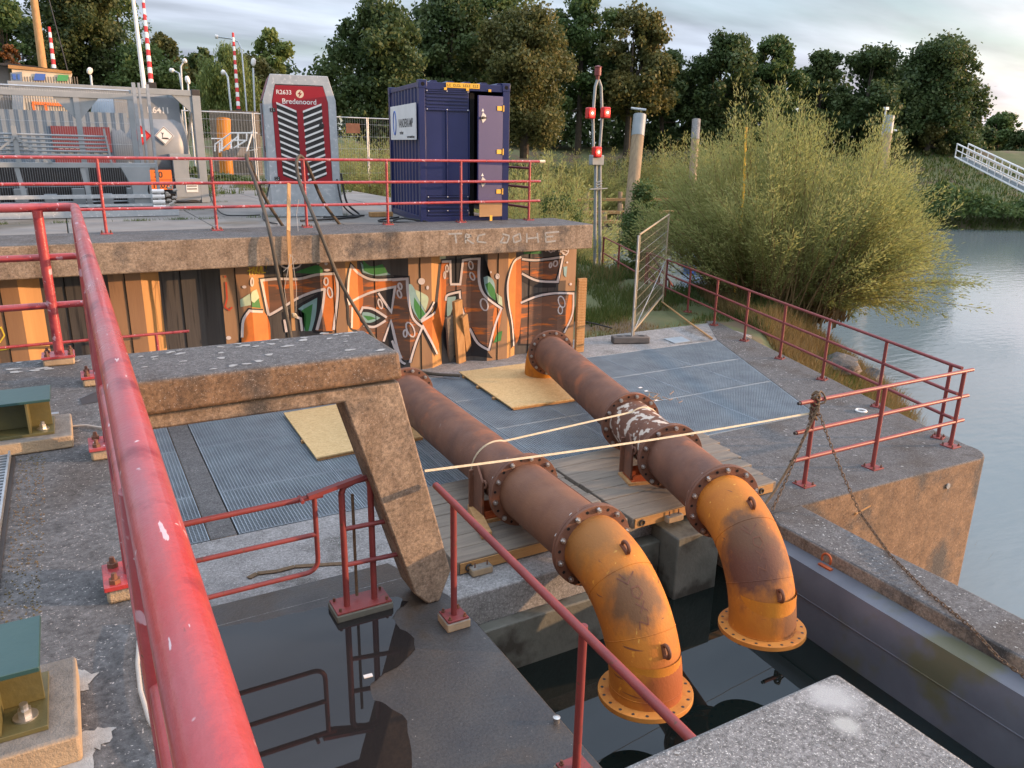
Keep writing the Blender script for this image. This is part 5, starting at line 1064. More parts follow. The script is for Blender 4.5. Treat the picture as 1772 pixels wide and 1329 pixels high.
# ---- pale blue box with maroon boards, and other left items
bx = thing('service_box', 'pale blue corrugated site box with maroon company boards behind mesh fence', 'site box', (.4, 18.5, YZ))
m = MB(); pr = [( -1.3+.075*k, 18.30+(.02 if k % 2 else 0)) for k in range(36)]; a = [m.bm.verts.new((x, y, YZ+.2)) for x, y in pr]; b = [m.bm.verts.new((x, y, YZ+1.78)) for x, y in pr]
for i in range(35): m.bm.faces.new((a[i], a[i+1], b[i+1], b[i]))
m.box(-1.3, 1.32, 18.33, 20.4, YZ+.2, YZ+1.78); m.build('corrugated_wall', 'bluegrey', bx, smooth=0)
for (x0, x1, z0, z1_) in ((-.05, .98, 1.02, 1.5), (-.05, 1.02, .68, .92)):
    m = MB(); m.box(x0, x1, 18.27, 18.295, YZ+z0, YZ+z1_); q = m.build('company_board', 'maroon_pale', bx)
    m = MB(); 
    for k in range(9): m.box(x0+.1+k*.095, x0+.16+k*.095, 18.266, 18.269, YZ+z0+.06, YZ+z0+.08)
    m.build('small_writing', 'white', q)
rk = thing('steel_rack', 'grey tubular steel rack with stacked rails behind red upper railing, left edge', 'steel rack', (-1, 15.6, YZ))
for k in range(6): MB().cyl((-3, 15.6, YZ+1.02+k*.065), (.78, 15.62, YZ+1.0+k*.062), .017, 8).build('stacked_rail', 'greypaint', rk)
m = MB(); m.box(-3, 1.5, 15.5, 15.6, YZ+.80, YZ+.88); m.build('crossbeam', 'greypaint', rk, bevel=.004)
for x in (-.55, .40): MB().obox((x-.06, 15.55, YZ+.80), (x+.02, 15.55, YZ), .07, .07).build('leg', 'greypaint', rk)
m = MB(); m.box(-.60, -.53, 15.5, 15.57, YZ+.88, YZ+1.45); m.obox((-.56, 15.5, YZ+1.28), (-1.05, 15.5, YZ+.88), .03, .03); m.obox((-.56, 15.5, YZ+1.28), (-.1, 15.5, YZ+.88), .03, .03); m.build('diagonal_brace', 'greypaint', rk)
m = MB(); m.obox((.80, 15.55, YZ+.85), (.74, 15.55, YZ+1.44), .11, .03); m.build('end_bracket', 'greypaint', rk)
for x in (-1.0, .40, 1.25): MB().obox((x, 16.2, YZ), (x, 16.2, YZ+2.05), .09, .09).build('tall_post', 'greypaint', rk)
m = MB(); m.box(-3, 1.3, 16.15, 16.25, YZ+1.95, YZ+2.03); m.prism([(.40, YZ+1.55), (.75, YZ+1.95), (.05, YZ+1.95)], 16.18, 16.22, ff); m.prism([(-1.0, YZ+1.55), (-.65, YZ+1.95), (-1.35, YZ+1.95)], 16.18, 16.22, ff); m.build('top_frame', 'greypaint', rk)
sk = thing('equipment_skid', 'long grey steel skid with dark openings behind the upper railing', 'skid', (-.5, 16, YZ))
m = MB(); m.box(-4, 1.75, 15.2, 15.3, YZ+.0, YZ+.1); m.box(-4, 1.5, 15.35, 15.42, YZ+.3, YZ+.36); m.box(-4, 1.5, 15.35, 15.42, YZ+.16, YZ+.20); m.build('skid_rail', 'galv', sk)
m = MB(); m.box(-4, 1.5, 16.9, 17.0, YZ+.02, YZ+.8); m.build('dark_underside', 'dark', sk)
for k in range(6): MB().box(-1.2+k*.45, -1.0+k*.45, 16.5, 16.85, YZ+.1, YZ+.3+.1*(k % 2)).build('underside_box', 'greypaint', sk)
hp = thing('valve_manifold', 'pale tapered hopper with cluster of white valve blocks left of orange plate', 'manifold', (1.1, 15.4, YZ))
m = MB(); m.prism([(.92, .82), (1.38, .82), (1.30, .42), (1.36, .12), (1.08, .12), (1.06, .5)], 15.4, 15.7, lambda x, y, z: Vector((x, z, YZ+y))); m.build('hopper', 'greypaint', hp)
m = MB()
for k in range(4): m.cyl((1.36, 15.34, YZ+.14+k*.09), (1.56, 15.34, YZ+.14+k*.09), .036, 12)
m.build('valve_blocks', 'white', hp, bevel=.004)
random.seed(6); m = MB()
for k in range(12): 
    q = Vector((1.62+random.uniform(-.05, .1), 15.34, YZ+.1+.04*k)); m.cyl(q, q+Vector((random.uniform(.03, .08), random.uniform(-.05, .05), random.uniform(-.03, .04))), .025, 7)
m.build('taps', 'conduit', hp)
# ---- painted trailer cabin far left
wg = thing('painted_trailer_cabin', 'cream striped site cabin with blue and green pennants at far left', 'site cabin', (0, 31, 3.6)); wy = 30.5
P = lambda px, py: W(px, py, wy)
def wpoly(name, pxs, mat, y, parent=wg, th=.05):
    q = [W(a, b, y) for a, b in pxs]; m = MB(); m.prism([(v.x, v.z) for v in q], y, y+th, ff); return m.build(name, mat, parent, smooth=0)
wpoly('front_wall', [(20, 120), (125, 127), (122, 150), (150, 185), (110, 340), (60, 340), (45, 240)], 'cream', wy, th=3)
wpoly('fascia_board', [(14, 112), (124, 123), (124, 128), (14, 118)], 'wood_x', wy-.05)
wpoly('roof', [(-40, 108), (12, 109), (60, 114), (110, 123), (124, 124), (14, 114)], 'dark', wy-.02, th=3.2)
wpoly('blue_door', [(18, 126), (38, 124), (42, 210), (50, 335), (42, 335), (24, 230)], 'bluegrey', wy-.04); wpoly('window', [(21, 128), (27, 128), (28, 138), (23, 138)], 'blue', wy-.06); wpoly('window', [(30, 128), (34, 128), (35, 138), (31, 138)], 'blue', wy-.06)
wpoly('blue_pennant', [(61, 127), (79, 128), (77, 139), (58, 139)], 'blue', wy-.06); wpoly('green_pennant', [(101, 129), (119, 130), (117, 140), (98, 140)], 'green', wy-.06)
wpoly('side_wall', [(-60, 115), (14, 115), (26, 250), (40, 340), (-60, 340)], 'paver', wy+.3)
q = W(92, 165, wy); text('BouWagen', .62, FRONT(q.x-.1, wy-.03, q.z), 'dark', wg, bold=.006)
m = MB(); a = W(55, 178, wy-.05); b = W(118, 182, wy-.05); m.obox(a, b, .03, .09); 
for px in (57, 78): a = W(px, 180, wy-.05); m.obox(a, a+Vector((.05, 0, -.8)), .03, .08)
m.build('red_stripes', 'orange', wg)
wpoly('blue_pennant', [(48, 250), (58, 250), (75, 330), (66, 330)], 'blue', wy-.06)
# fine vertical boards
m = MB()
for k in range(22): a = W(40+k*4.5, 150, wy-.012); m.box(a.x, a.x+.025, wy-.012, wy-.001, a.z-4.0, a.z+.3)
m.build('board_joints', 'wood', wg)
# ---- masts, barriers, street lamps
def pole(name, label, cat_, px0, py0, px1, py1, t, r0, r1, mat, group=None, n=8):
    b = D(px1, py1, t); d = D(px0, py0, t); th_ = thing(name, label, cat_, (b.x, b.y, 3.7 if b.z > 4 else b.z), group=group)
    base = Vector((b.x, b.y, 3.65)); MB().cyl(base, d, r0, 12, r1).build('shaft', mat, th_); return th_, base, d
pole('timber_mast', 'stout pale timber mast rising above painted cabin roof', 'mast', 56, -20, 72, 118, 30, .17, .13, 'wood_new')
pole('white_pole', 'slim white flagpole left of nearest red and white boom', 'pole', 229, -12, 251, 145, 26, .10, .055, 'white')
o = MB().tube([D(85, 0, 31), D(117, 122, 31)], .02, 5).build('stay_wire', 'dark'); tag(o, 'slanting dark stay wire in front of the columnar tree', 'wire')
def boom(label, px0, py0, px1, py1, t, r, n):
    a, b = D(px0, py0, t), D(px1, py1, t); th_ = thing('barrier_boom', label, 'barrier boom', (b.x, b.y, 3.7), group='raised red and white barrier booms')
    m = [MB(), MB()]
    for k in range(n): m[k % 2].cyl(a.lerp(b, k/n), a.lerp(b, (k+1)/n), r*(.6+.4*k/n), 10)
    m[0].build('red_bands', 'sigred', th_); m[1].build('white_bands', 'white', th_)
    m2 = MB(); m2.box(b.x-.15, b.x+.15, b.y-.15, b.y+.15, 3.6, b.z+.1); m2.cyl(b, (b.x, b.y, b.z-.6), .05, 8); m2.build('boom_housing', 'dark', th_, bevel=.01)
boom('nearest and tallest raised red and white barrier boom, right of the flagpole', 246, -15, 262, 148, 28, .085, 16)
boom('raised red and white barrier boom in the gap left of generator', 403, 57, 413, 192, 42, .10, 17)
boom('short raised red and white barrier boom in front of dark columnar tree', 85, 47, 94, 122, 36, .10, 8)
def lamp(label, pts, head, t, r=.05, mat='galv'):
    P = [D(x, y, t) for x, y in pts]; th_ = thing('street_lamp', label, 'street lamp', (P[0].x, P[0].y, 3.7), group='street lamps beyond the yard')
    MB().tube([Vector((P[0].x, P[0].y, 3.7))]+P, r, 8).build('post', mat, th_)
    a, b = D(head[0], head[1], t), D(head[2], head[3], t); m = MB(); m.tube([a, a.lerp(b, .3), a.lerp(b, .8), b], [.05, .13, .13, .05], 10); m.build('lamp_head', 'white', th_)
lamp('tall grey street lamp with long arm left of the sky gap', [(427, 192), (418, 85), (412, 72), (400, 67), (378, 64)], (378, 64, 372, 63), 50)
lamp('short street lamp with round head beside the columnar tree', [(163, 185), (157, 130)], (152, 121, 158, 124), 30, .04)
lamp('curved street lamp with white head against the russet tree', [(315, 150), (313, 115), (318, 107)], (316, 107, 323, 104), 44)
lamp('second curved street lamp with low arm near the tank top', [(315, 155), (310, 127), (302, 123)], (302, 123, 293, 121), 46)
lamp('white-headed street lamp in front of weeping willow', [(400, 190), (394, 133), (390, 126)], (390, 127, 383, 124), 40)
lamp('white street lamp with bell-shaped head beside generator roof', [(441, 190), (438, 118)], (438, 114, 439, 101), 42)
lamp('round floodlight on pole behind tank container', [(329, 190), (325, 142)], (321, 139, 328, 138), 26, .03)
# ---- stairs, bollard, timber screen
st = thing('access_stairs', 'white railed steel steps in the gap between tank and generator', 'stairs', D(400, 265, 28)); T_ = 28
def Q(px, py): return D(px, py, T_)
for pts in ([(366, 240), (384, 240), (384, 262)], [(372, 262), (372, 250), (400, 230), (445, 230)], [(380, 262), (400, 246), (412, 236)], [(412, 256), (412, 231)], [(400, 243), (427, 243), (427, 231)], [(380, 264), (380, 247)], [(400, 258), (400, 245)], [(405, 256), (425, 244)], [(445, 258), (427, 262), (438, 225)]): MB().tube([Q(*p) for p in pts], .03, 6).build('handrail', 'white', st)
m = MB()
for k in range(4): q = Q(396+k*6, 262-k*2.5); m.box(q.x-.1, q.x+.35, q.y, q.y+.8, q.z-.3, q.z)
m.build('steps', 'paver', st)
bo = MB().tube([Vector((*D(387, 238, 29).xy, 3.6)), Vector((*D(387, 238, 29).xy, 5.0)), Vector((*D(387, 206, 29).xy, D(387, 206, 29).z))], .25, 20).build('rust_bollard', 'rust_orange'); tag(bo, 'stout rusty orange steel tube standing behind the fence left of stairs', 'bollard')
sc_ = thing('timber_screen', 'brown vertical-board timber screen behind the white steps', 'wooden screen', D(410, 240, 34))
m = MB(); a, b = D(362, 190, 34), D(446, 193, 34)
for k in range(16): q = a.lerp(b, k/16); m.box(q.x, q.x+.16, q.y, q.y+.05, 3.6, q.z+.0)
m.build('boards', 'wood', sc_)
# ---- loose items on the yard
m = MB(); q = W(658, 338, 13.9); m.box(q.x-.2, q.x+.22, 13.85, 14.0, YZ, YZ+.08); o = m.build('timber_block', 'wood_new', bevel=.004); tag(o, 'short sawn timber block lying left of navy container', 'timber block')
def hose(label, pts, r, mat='hose', name='hose', cat_='hose', seg=6, n=10):
    P = cat([tuple(p) for p in pts], seg); o = MB().tube([Vector(p) for p in P], r, n).build(name, mat); return tag(o, label, cat_)
rz_ = UZ+1.0
hose('left thick grey hose draped over upper railing and hanging down graffiti wall', [W(490, 392, 12.9)+Vector((0, 0, 0)), W(460, 345, 12.6), W(435, 290, 12.25), (W(427, 268, 12.13)), W(430, 285, 12.0), W(447, 330, 11.6), W(465, 395, 11.08), W(476, 450, 10.98), W(490, 520, 10.95), W(503, 582, 10.9), W(510, 640, 10.8)], .026)
hose('right looped brown hose over railing running down the wall to far particle board', [W(590, 391, 12.9), W(560, 350, 12.6), W(538, 300, 12.25), W(528, 278, 12.15), W(518, 270, 12.1), W(513, 285, 12.0), W(520, 320, 11.8), W(545, 380, 11.2), W(565, 430, 11.05), W(590, 490, 11.0), W(625, 550, 10.9), W(655, 595, 10.8), G(690, 632, LZ+.06), G(740, 646, LZ+.04), G(795, 650, LZ+.08)], .026)
for k, (pts, r) in enumerate((([((590, 300), 14.2), ((600, 350), 14.1), ((622, 372), 14.0), ((600, 378), 13.6), ((560, 380), 13.4), ((520, 384), 13.3)], .018), ([((583, 310), 14.2), ((592, 352), 14.1), ((612, 372), 14.1), ((628, 374), 14.0), ((560, 376), 13.6)], .014), ([((680, 384), 12.9), ((700, 378), 12.8), ((740, 386), 12.4), ((700, 389), 12.5), ((655, 384), 12.9), ((690, 376), 13.1)], .016), ([((362, 330), 17.0), ((368, 350), 16.5), ((385, 370), 14.9), ((415, 373), 14.6), ((450, 372), 14.5)], .012), ([((468, 310), 14.5), ((462, 340), 14.5), ((455, 380), 14.0), ((480, 395), 12.9)], .012))):
    P = [W(a, b, y) for (a, b), y in pts]
    for q in P: q.z = max(q.z, YZ+.02)
    hose(['thick black cable bundle lying right of generator base', 'thin black cable looping beside generator base', 'coiled black cables at foot of navy container', 'thin black cable running from tank corner to generator', 'thin black cable hanging from left side of generator'][k], P, r, 'cable', 'cable', 'cable')
lt = thing('hanging_lath', 'pale wooden lath hanging on strings in front of graffiti wall', 'wooden lath', W(505, 575, 11.0)); a, b = W(500, 318, 12.07), W(499, 400, 11.06); c = W(508, 572, 11.0)
MB().obox(a, b, .05, .02, up=Vector((0, -1, 0))).build('upper_lath', 'wood_new', lt); MB().obox(b, c, .05, .02, up=Vector((0, -1, 0))).build('lower_lath', 'wood_new', lt)
m = MB()
for pts in ([(503, 440), (492, 500), (503, 575)], [(505, 440), (513, 500), (512, 540)], [(490, 470), (512, 450), (500, 440)]): m.tube([W(p[0], p[1], 10.97) for p in pts], .004, 5)
m.build('string', 'conduit', lt); q = W(510, 546, 10.97); m = MB()
for k in range(8): m.tube([q+Vector((.03*cos(a+k), .02*sin(a*2), .03*sin(a+k*.7))) for a in np.linspace(0, 6, 8)], .008, 5)
m.build('tape_knot', 'strap', lt)
o = MB().tube([W(517, 345, 12.1), W(513, 370, 12.05), W(516, 400, 11.2)], .004, 5).build('string', 'conduit'); tag(o, 'thin pale string hanging from middle upper rail near the looped hose', 'string')
# ================================================================ RIVERSIDE THINGS
sp = thing('signal_post', 'tall twin-tube signal post with three lit red lamps beyond end of upper deck', 'signal post', (14.73, 20.6, 1.2)); Y0 = 20.6
q = lambda px, py: W(px, py, Y0); MB().tube([q(1029, 462), q(1031, 282)], .052, 12).build('lower_tube', 'greypaint', sp); MB().tube([q(1038, 462), q(1038, 282)], .052, 12).build('lower_tube', 'greypaint', sp)
q = lambda px, py: W(px, py, Y0)
MB().tube([q(1027, 268), q(1026, 200), q(1030, 150), q(1034, 138)], .045, 10).build('upper_tube', 'greypaint', sp); MB().tube([q(1037, 268), q(1042, 200), q(1040, 150), q(1036, 138)], .045, 10).build('upper_tube', 'greypaint', sp)
a = q(1034, 138); m = MB(); m.tube([a, a+Vector((0, 0, .1)), a+Vector((0, 0, .12)), a+Vector((0, 0, .34)), a+Vector((0, 0, .36)), a+Vector((0, 0, .4))], [.05, .06, .10, .10, .13, .02], 14); m.build('top_beacon', 'rust_flange' if False else 'red_shaded', sp)
a = q(1032, 277); m = MB(); m.box(a.x-.22, a.x+.22, Y0-.1, Y0+.1, a.z-.15, a.z+.15); m.build('junction_box', 'greypaint', sp, bevel=.02)
for px, py in ((1019, 196), (1045, 195), (1030, 263)):
    c = q(px, py)+Vector((0, -.12, 0)); td = (Vector((0, 0, c.z))-c).normalized(); m = MB(); m.box(c.x-.13, c.x+.13, c.y-.06, c.y+.14, c.z-.16, c.z+.16); hd = m.build('lamp_housing', 'hood', sp, bevel=.03)
    m = MB(); m.tube([c-Vector((0, .061, 0)), c-Vector((0, .075, 0))], .10, 20); ln = m.build('lens', 'lamp_red', hd); m = MB(); m.tube([c-Vector((0, .076, 0)), c-Vector((0, .082, 0))], [.04, .02], 14); m.build('bulb_glow', 'lamp_core', ln)
m = MB(); a = q(1034, 320)
for k in range(4): m.cyl(a+Vector((-.08, -.07, -.16+.08*k)), a+Vector((.12, -.07, -.12+.08*k)), .016, 6)
m.obox(a+Vector((-.35, -.1, -.12)), a+Vector((.3, -.1, -.1)), .05, .03); m.build('cable_wrap', 'greypaint', sp)
def dolphin(label, px, pyt, pxb, pyb, t, r, top=True):
    a, b = D(px, pyt, t), D(pxb, pyb, t); th_ = thing('mooring_pile', label, 'mooring pile', (b.x, b.y, RZ), group='tall mooring piles beyond the shrubs'); bb = b+(b-a).normalized()*3
    MB().cyl(bb, a, r, 20, r).build('pile', 'pile', th_)
    d = (a-b).normalized(); m = MB(); m.cyl(a-d*1.0, a+d*.03, r+.012, 20); m.build('pale_band', 'greypaint' if top else 'concrete_light', th_)
dolphin('mooring pile with pale metal band, left of the willow', 1107, 200, 1098, 295, 38, .30); dolphin('mooring pile with white cap between two shrubs', 1205, 208, 1197, 330, 40, .20, False); dolphin('leaning mooring pile with small instruments beside the dark trees', 1540, 202, 1530, 275, 45, .24)
c = D(1533, 190, 45); m = MB(); m.cyl(c, c-Vector((0, 0, 1.6)), .05, 8); m.box(c.x-.12, c.x+.12, c.y-.1, c.y+.1, c.z, c.z+.15); m.cyl(D(1545, 225, 45), D(1552, 226, 45), .05, 6); o = m.build('river_gauge', 'white'); tag(o, 'white instrument pole clamped to leaning mooring pile', 'instrument')
m = MB(); a = D(1092, 187, 38); b = D(1118, 190, 38); m.cyl(a, b, .05, 8); o = m.build('pile_crossbar', 'galv'); tag(o, 'small grey bar on top of banded mooring pile', 'bar')
o = MB().tube([D(1291, 220, 18.7), D(1287, 330, 18.7), Vector((*D(1280, 440, 18.7).xy, .2))], .028, 8).build('sounding_pole', 'yellow'); tag(o, 'slim upright yellow pole standing in the willow', 'pole')
gw_ = thing('gangway', 'white railed aluminium gangway sloping down at right picture edge', 'gangway', D(1740, 300, 42)); A0, A1 = D(1672, 272, 46), D(1830, 350, 38); off = Vector((.5, 1.0, 0))
for s, (dx, dz) in enumerate(((Vector((0, 0, 0)), 0), (off, 0))):
    a, b = A0+dx, A1+dx; MB().tube([a, b], .05, 6).build('bottom_chord', 'white', gw_); MB().tube([a+Vector((0, 0, .75)), b+Vector((0, 0, .75))], .045, 6).build('handrail', 'white', gw_); MB().tube([a+Vector((0, 0, .4)), b+Vector((0, 0, .4))], .03, 6).build('middle_rail', 'white', gw_)
    m = MB()
    for k in range(13): p = a.lerp(b, k/12); m.cyl(p, p+Vector((0, 0, .75)), .035, 6)
    m.build('balusters', 'white', gw_)
m = MB(); m.poly([A0, A1, A1+off, A0+off]); m.build('walkway', 'greypaint', gw_, smooth=0)
# red gate and steps at the far quay end
gt = thing('red_gate', 'dark red barred gate behind mesh fence at foot of signal post', 'gate', (13.6, 18.5, 1.35))
ga, gb = G(1042, 468, 1.35), G(1100, 508, 1.38)
for k in range(3): p = ga.lerp(gb, k/2); MB().cyl(p, p+Vector((0, 0, 1.05)), .03, 8).build('post', 'red_shaded', gt)
for h in (.15, .55, 1.03): MB().cyl(ga+Vector((0, 0, h)), gb+Vector((0, 0, h)), .022, 8).build('rail', 'red_shaded', gt)
railing('guard_railing', 'dark red stair railing descending behind mesh fence towards the moored boat', [(13.3, 16.3, 1.5), (14.3, 17.0, .9), (15.3, 17.7, .3)], False, [[(13.2, 16.25, 1.5+h), (15.6, 17.9, .1+h)] for h in (1.0, .55)], mat='red_shaded', rr=.03, rp=.03)
# boat with white rail behind the willow
bt = thing('moored_boat', 'dark blue boat with white deck rail half hidden by willow', 'boat', G(1235, 472, RZ)); c = G(1235, 472, RZ); ax = CX.copy(); ax.z = 0; ax.normalize(); ay = Vector((-ax.y, ax.x, 0))
MB().prism([(-1.6, -.7), (1.2, -.8), (2.0, 0), (1.2, .8), (-1.6, .7)], -.2, .75, lambda x, y, z: c+ax*x*(.85+.15*z)+ay*y+Vector((0, 0, z))).build('hull', 'blue', bt, bevel=.05)
MB().prism([(-1.0, -.5), (.5, -.5), (.8, 0), (.5, .5), (-1.0, .5)], .751, 1.1, lambda x, y, z: c+ax*x+ay*y+Vector((0, 0, z))).build('cabin', 'white', bt, bevel=.04)
MB().tube([c+ax*x+ay*y+Vector((0, 0, 1.5)) for x, y in ((-1.6, -.7), (1.2, -.8), (2.0, 0), (1.2, .8), (-1.6, .7))], .025, 6, closed=True).build('deck_rail', 'white', bt)
for x, y in ((-1.6, -.7), (-.2, -.75), (1.2, -.8), (2.0, 0)): MB().cyl(c+ax*x+ay*y+Vector((0, 0, .7)), c+ax*x+ay*y+Vector((0, 0, 1.5)), .02, 6).build('stanchion', 'white', bt)
# jetties: long pale beams across the inlet
for k, (x0, x1, py, z, lb) in enumerate(((930, 1330, 346, -.2, 'farthest pale timber jetty beam across the inlet'), (925, 1340, 368, -.3, 'middle pale timber jetty beam across the inlet'), (960, 1360, 384, -.35, 'nearest pale timber jetty beam across the inlet'))):
    a, b = D(x0, py, 52-4*k), D(x1, py-2, 52-4*k); jt = thing('timber_jetty', lb, 'jetty', a, group='timber jetties across the inlet'); MB().obox(a, b, .5, .16).build('deck_beam', 'wood_x', jt)
    m = MB()
    for j in range(7): p = a.lerp(b, (j+.5)/7); m.cyl((p.x, p.y, RZ-1), (p.x, p.y, p.z+.5), .14, 8)
    m.build('piles', 'pile', jt)
# ================================================================ VEGETATION
rng = np.random.default_rng(5)
def unit(n): v = rng.normal(size=(n, 3)); return v/np.linalg.norm(v, axis=1)[:, None]
def cards(P, Nn, ln, wd, up=None):
    """leaf quads: centre P, normal Nn, long axis random in plane (or along up)"""
    n = len(P); a = unit(n) if up is None else up; a = a-Nn*(a*Nn).sum(1)[:, None]; a /= np.linalg.norm(a, axis=1)[:, None]+1e-9; b = np.cross(Nn, a)
    ln = np.broadcast_to(ln, n)[:, None]/2; wd = np.broadcast_to(wd, n)[:, None]/2
    V = np.stack([P-a*ln, P+b*wd, P+a*ln, P-b*wd], 1).reshape(-1, 3); F = np.arange(4*n).reshape(n, 4); return V, F
def crown(H, Rw, shape, nb, nl, leaf, base=.25, blob=.2, rw2=None):
    """clumps inside an envelope, leaves spread through the clumps; local coords, base at z=0"""
    C, R = [], []; k = 0; ph = rng.uniform(0, 6, 6)
    while len(C) < nb and k < 40000:
        k += 1; u = rng.uniform(0, 1); a = rng.uniform(0, 2*pi)
        if shape == 'round': env = max(0, 1-abs((u-.40)/.60)**2.4)**.5
        elif shape == 'column': env = (.80+.20*sin(min(u, .9)*pi))*sqrt(max(0, 1-max(0, (u-.62)/.39)**2.2))
        elif shape == 'dome': env = sqrt(max(0, 1-u**2*.98))
        elif shape == 'weep': env = sqrt(max(0, 1-max(0, u-.35)**2/.43))*(.9)
        env *= 1+.20*sin(a*2+ph[0]+u*5)+.15*sin(a*3+ph[1]-u*9)+.08*sin(a*7+ph[2]+u*17)
        if env <= .05: continue
        r = rng.uniform(.0, 1)**.42*env
        C.append((r*cos(a)*Rw*.84, r*sin(a)*(rw2 or Rw)*.84, H*(base+(1-base)*u*.95))); R.append(blob*Rw*rng.uniform(.35, 1.25))
    C = np.array(C); R = np.array(R); pr = R**1.8/np.sum(R**1.8); idx = rng.choice(len(C), nl, p=pr)
    d = unit(nl); rad = R[idx]*rng.uniform(.15, 1.12, nl)**.55
    P = C[idx]+d*rad[:, None]*np.array([1.05, 1.05, .9])+rng.normal(0, 1, (nl, 3))*R[idx][:, None]*.2
    Nn = d+unit(nl)*1.1; Nn /= np.linalg.norm(Nn, axis=1)[:, None]; s = leaf*rng.uniform(.5, 1.35, nl)
    if shape == 'weep':
        k = rng.random(nl) < .75; drop = rng.uniform(0, .45, nl)*H*k*(np.hypot(P[:, 0], P[:, 1])/Rw); P[:, 2] -= drop*1.0; P[:, 2] = np.maximum(P[:, 2], .2)
        return C, cards(P, Nn, s*2.6, s*.55, up=np.tile([0, 0, 1.], (nl, 1))+unit(nl)*.15)
    return C, cards(P, Nn, s*1.25, s*.85)
def tree(label, px, pyt, pyb, wpx, t, mat, shape='round', nb=45, nl=9000, leaf=.33, base=.22, blob=.24, trunk=.25, bz=None, wood='bark', name='tree', gr_=None, cat_='tree', limbs=9):
    top = D(px, pyt, t); bt_ = D(px, pyb, t); z0 = bt_.z if bz is None else bz; H = (top.z-z0)*1.07; Rw = wpx/2/FP*t*1.17
    th_ = thing(name, label, cat_, (bt_.x, bt_.y, z0), rng.uniform(0, 6) if shape != 'hedge' else 0, group=gr_)
    C, (V, F) = crown(H, Rw, shape, int(nb*1.7), int(nl*2.5), leaf*.64, base, blob)
    quads('crown', V, F, mat, th_)
    m = MB(); lean = rng.uniform(-.3, .3, 2)*Rw*.2
    tp = [Vector((0, 0, -.8)), Vector((lean[0]*.3, lean[1]*.3, H*.25)), Vector((lean[0], lean[1], H*.55)), Vector((lean[0]*1.2, lean[1]*1.2, H*.82))]
    m.tube(tp, [trunk*1.25, trunk, trunk*.55, trunk*.15], 9)
    for i in rng.choice(len(C), min(limbs, len(C)), replace=False):
        c = Vector(C[i]); s0 = tp[1].lerp(tp[2], min(1, max(0, (c.z/H-.3)*1.6))); mid = s0.lerp(c, .5)+Vector((0, 0, -.04*H)); m.tube([s0, mid, c], [trunk*.35, trunk*.22, trunk*.06], 6)
    m.build('trunk', wood, th_, local=True); return th_
TG = 'trees standing round the yard and beyond the river'
tree('bushy green tree at far left behind the timber mast', 35, 22, 246, 130, 62, 'leaf_mid', nb=50, nl=9000, leaf=.42, base=.1)
tree('huge dark columnar tree behind the barrier booms', 155, -45, 246, 128, 50, 'leaf_columnar', 'column', nb=150, nl=26000, leaf=.26, base=.04, blob=.23)
tree('sparse pale feathery tree right of the dark columnar tree', 232, 0, 240, 90, 66, 'leaf_mid', nb=30, nl=2600, leaf=.3, base=.25, blob=.3)
tree('russet bush sprouting above the painted cabin roof', 20, 84, 122, 34, 36, 'leaf_brown', 'dome', nb=14, nl=900, leaf=.14, base=.1, bz=D(20, 122, 36).z)
tree('low rounded green tree behind tank container', 262, 100, 246, 150, 50, 'leaf_mid', 'dome', nb=40, nl=7000, leaf=.32, base=.05)
tree('golden-brown round tree behind curved street lamps', 300, 78, 246, 75, 70, 'leaf_gold', nb=36, nl=5000, leaf=.4, base=.15)
tree('small dark tree left of the weeping willow', 362, 95, 246, 70, 74, 'leaf_dark', nb=30, nl=5000, leaf=.42, base=.15)
tree('pale weeping willow between tank container and generator', 405, 100, 246, 110, 56, 'leaf_light', 'weep', nb=40, nl=9000, leaf=.18, base=.35)
tree('light green tree above the generator', 478, 72, 240, 80, 80, 'leaf_light', nb=36, nl=4500, leaf=.5, base=.25)
tree('green bushy tree right behind the generator roof', 452, 108, 250, 90, 60, 'leaf_gold', nb=30, nl=5000, leaf=.36, base=.1)
tree('large dark leafy tree left of navy container', 664, 30, 252, 155, 42, 'leaf_dark', nb=55, nl=13000, leaf=.28, base=.08, blob=.24)
tree('tallest pale-topped tree behind navy container', 838, -30, 252, 165, 62, 'leaf_mid', nb=70, nl=14000, leaf=.36, base=.15)
tree('broad dark green tree directly above navy container', 772, 12, 252, 150, 52, 'leaf_dark', nb=60, nl=14000, leaf=.32, base=.08)
tree('golden-lit dense tree right of navy container', 908, 42, 252, 150, 50, 'leaf_gold', 'column', nb=90, nl=17000, leaf=.28, base=.06)
tree('high open tree behind the signal post', 1000, 18, 252, 130, 70, 'leaf_mid', nb=45, nl=8500, leaf=.42, base=.25)
tree('tall airy olive tree right of signal post', 1085, 42, 254, 125, 68, 'leaf_gold', nb=40, nl=7500, leaf=.42, base=.22)
tree('low dark tree filling gap behind banded mooring pile', 1142, 100, 258, 90, 72, 'leaf_dark', nb=36, nl=7000, leaf=.42, base=.05)
tree('round dark tree left of the willow top', 1235, 78, 258, 125, 72, 'leaf_dark', nb=55, nl=11000, leaf=.42, base=.06)
tree('rounded brighter green tree above the willow', 1325, 80, 260, 95, 74, 'leaf_mid', nb=45, nl=8500, leaf=.42, base=.06)
tree('small dark domed tree between two rounded trees', 1408, 98, 262, 75, 78, 'leaf_dark', nb=40, nl=7000, leaf=.42, base=.05)
tree('dark spreading tree behind right side of willow', 1490, 98, 264, 125, 78, 'leaf_dark', nb=55, nl=11000, leaf=.44, base=.05)
tree('largest dark round tree at right with ivy-clad foot', 1608, 88, 266, 150, 80, 'leaf_dark', nb=75, nl=17000, leaf=.42, base=.10, blob=.22)
tree('golden ivy bush at foot of the rightmost big tree', 1602, 205, 268, 60, 78, 'leaf_gold', 'dome', nb=20, nl=2200, leaf=.35, base=.02)
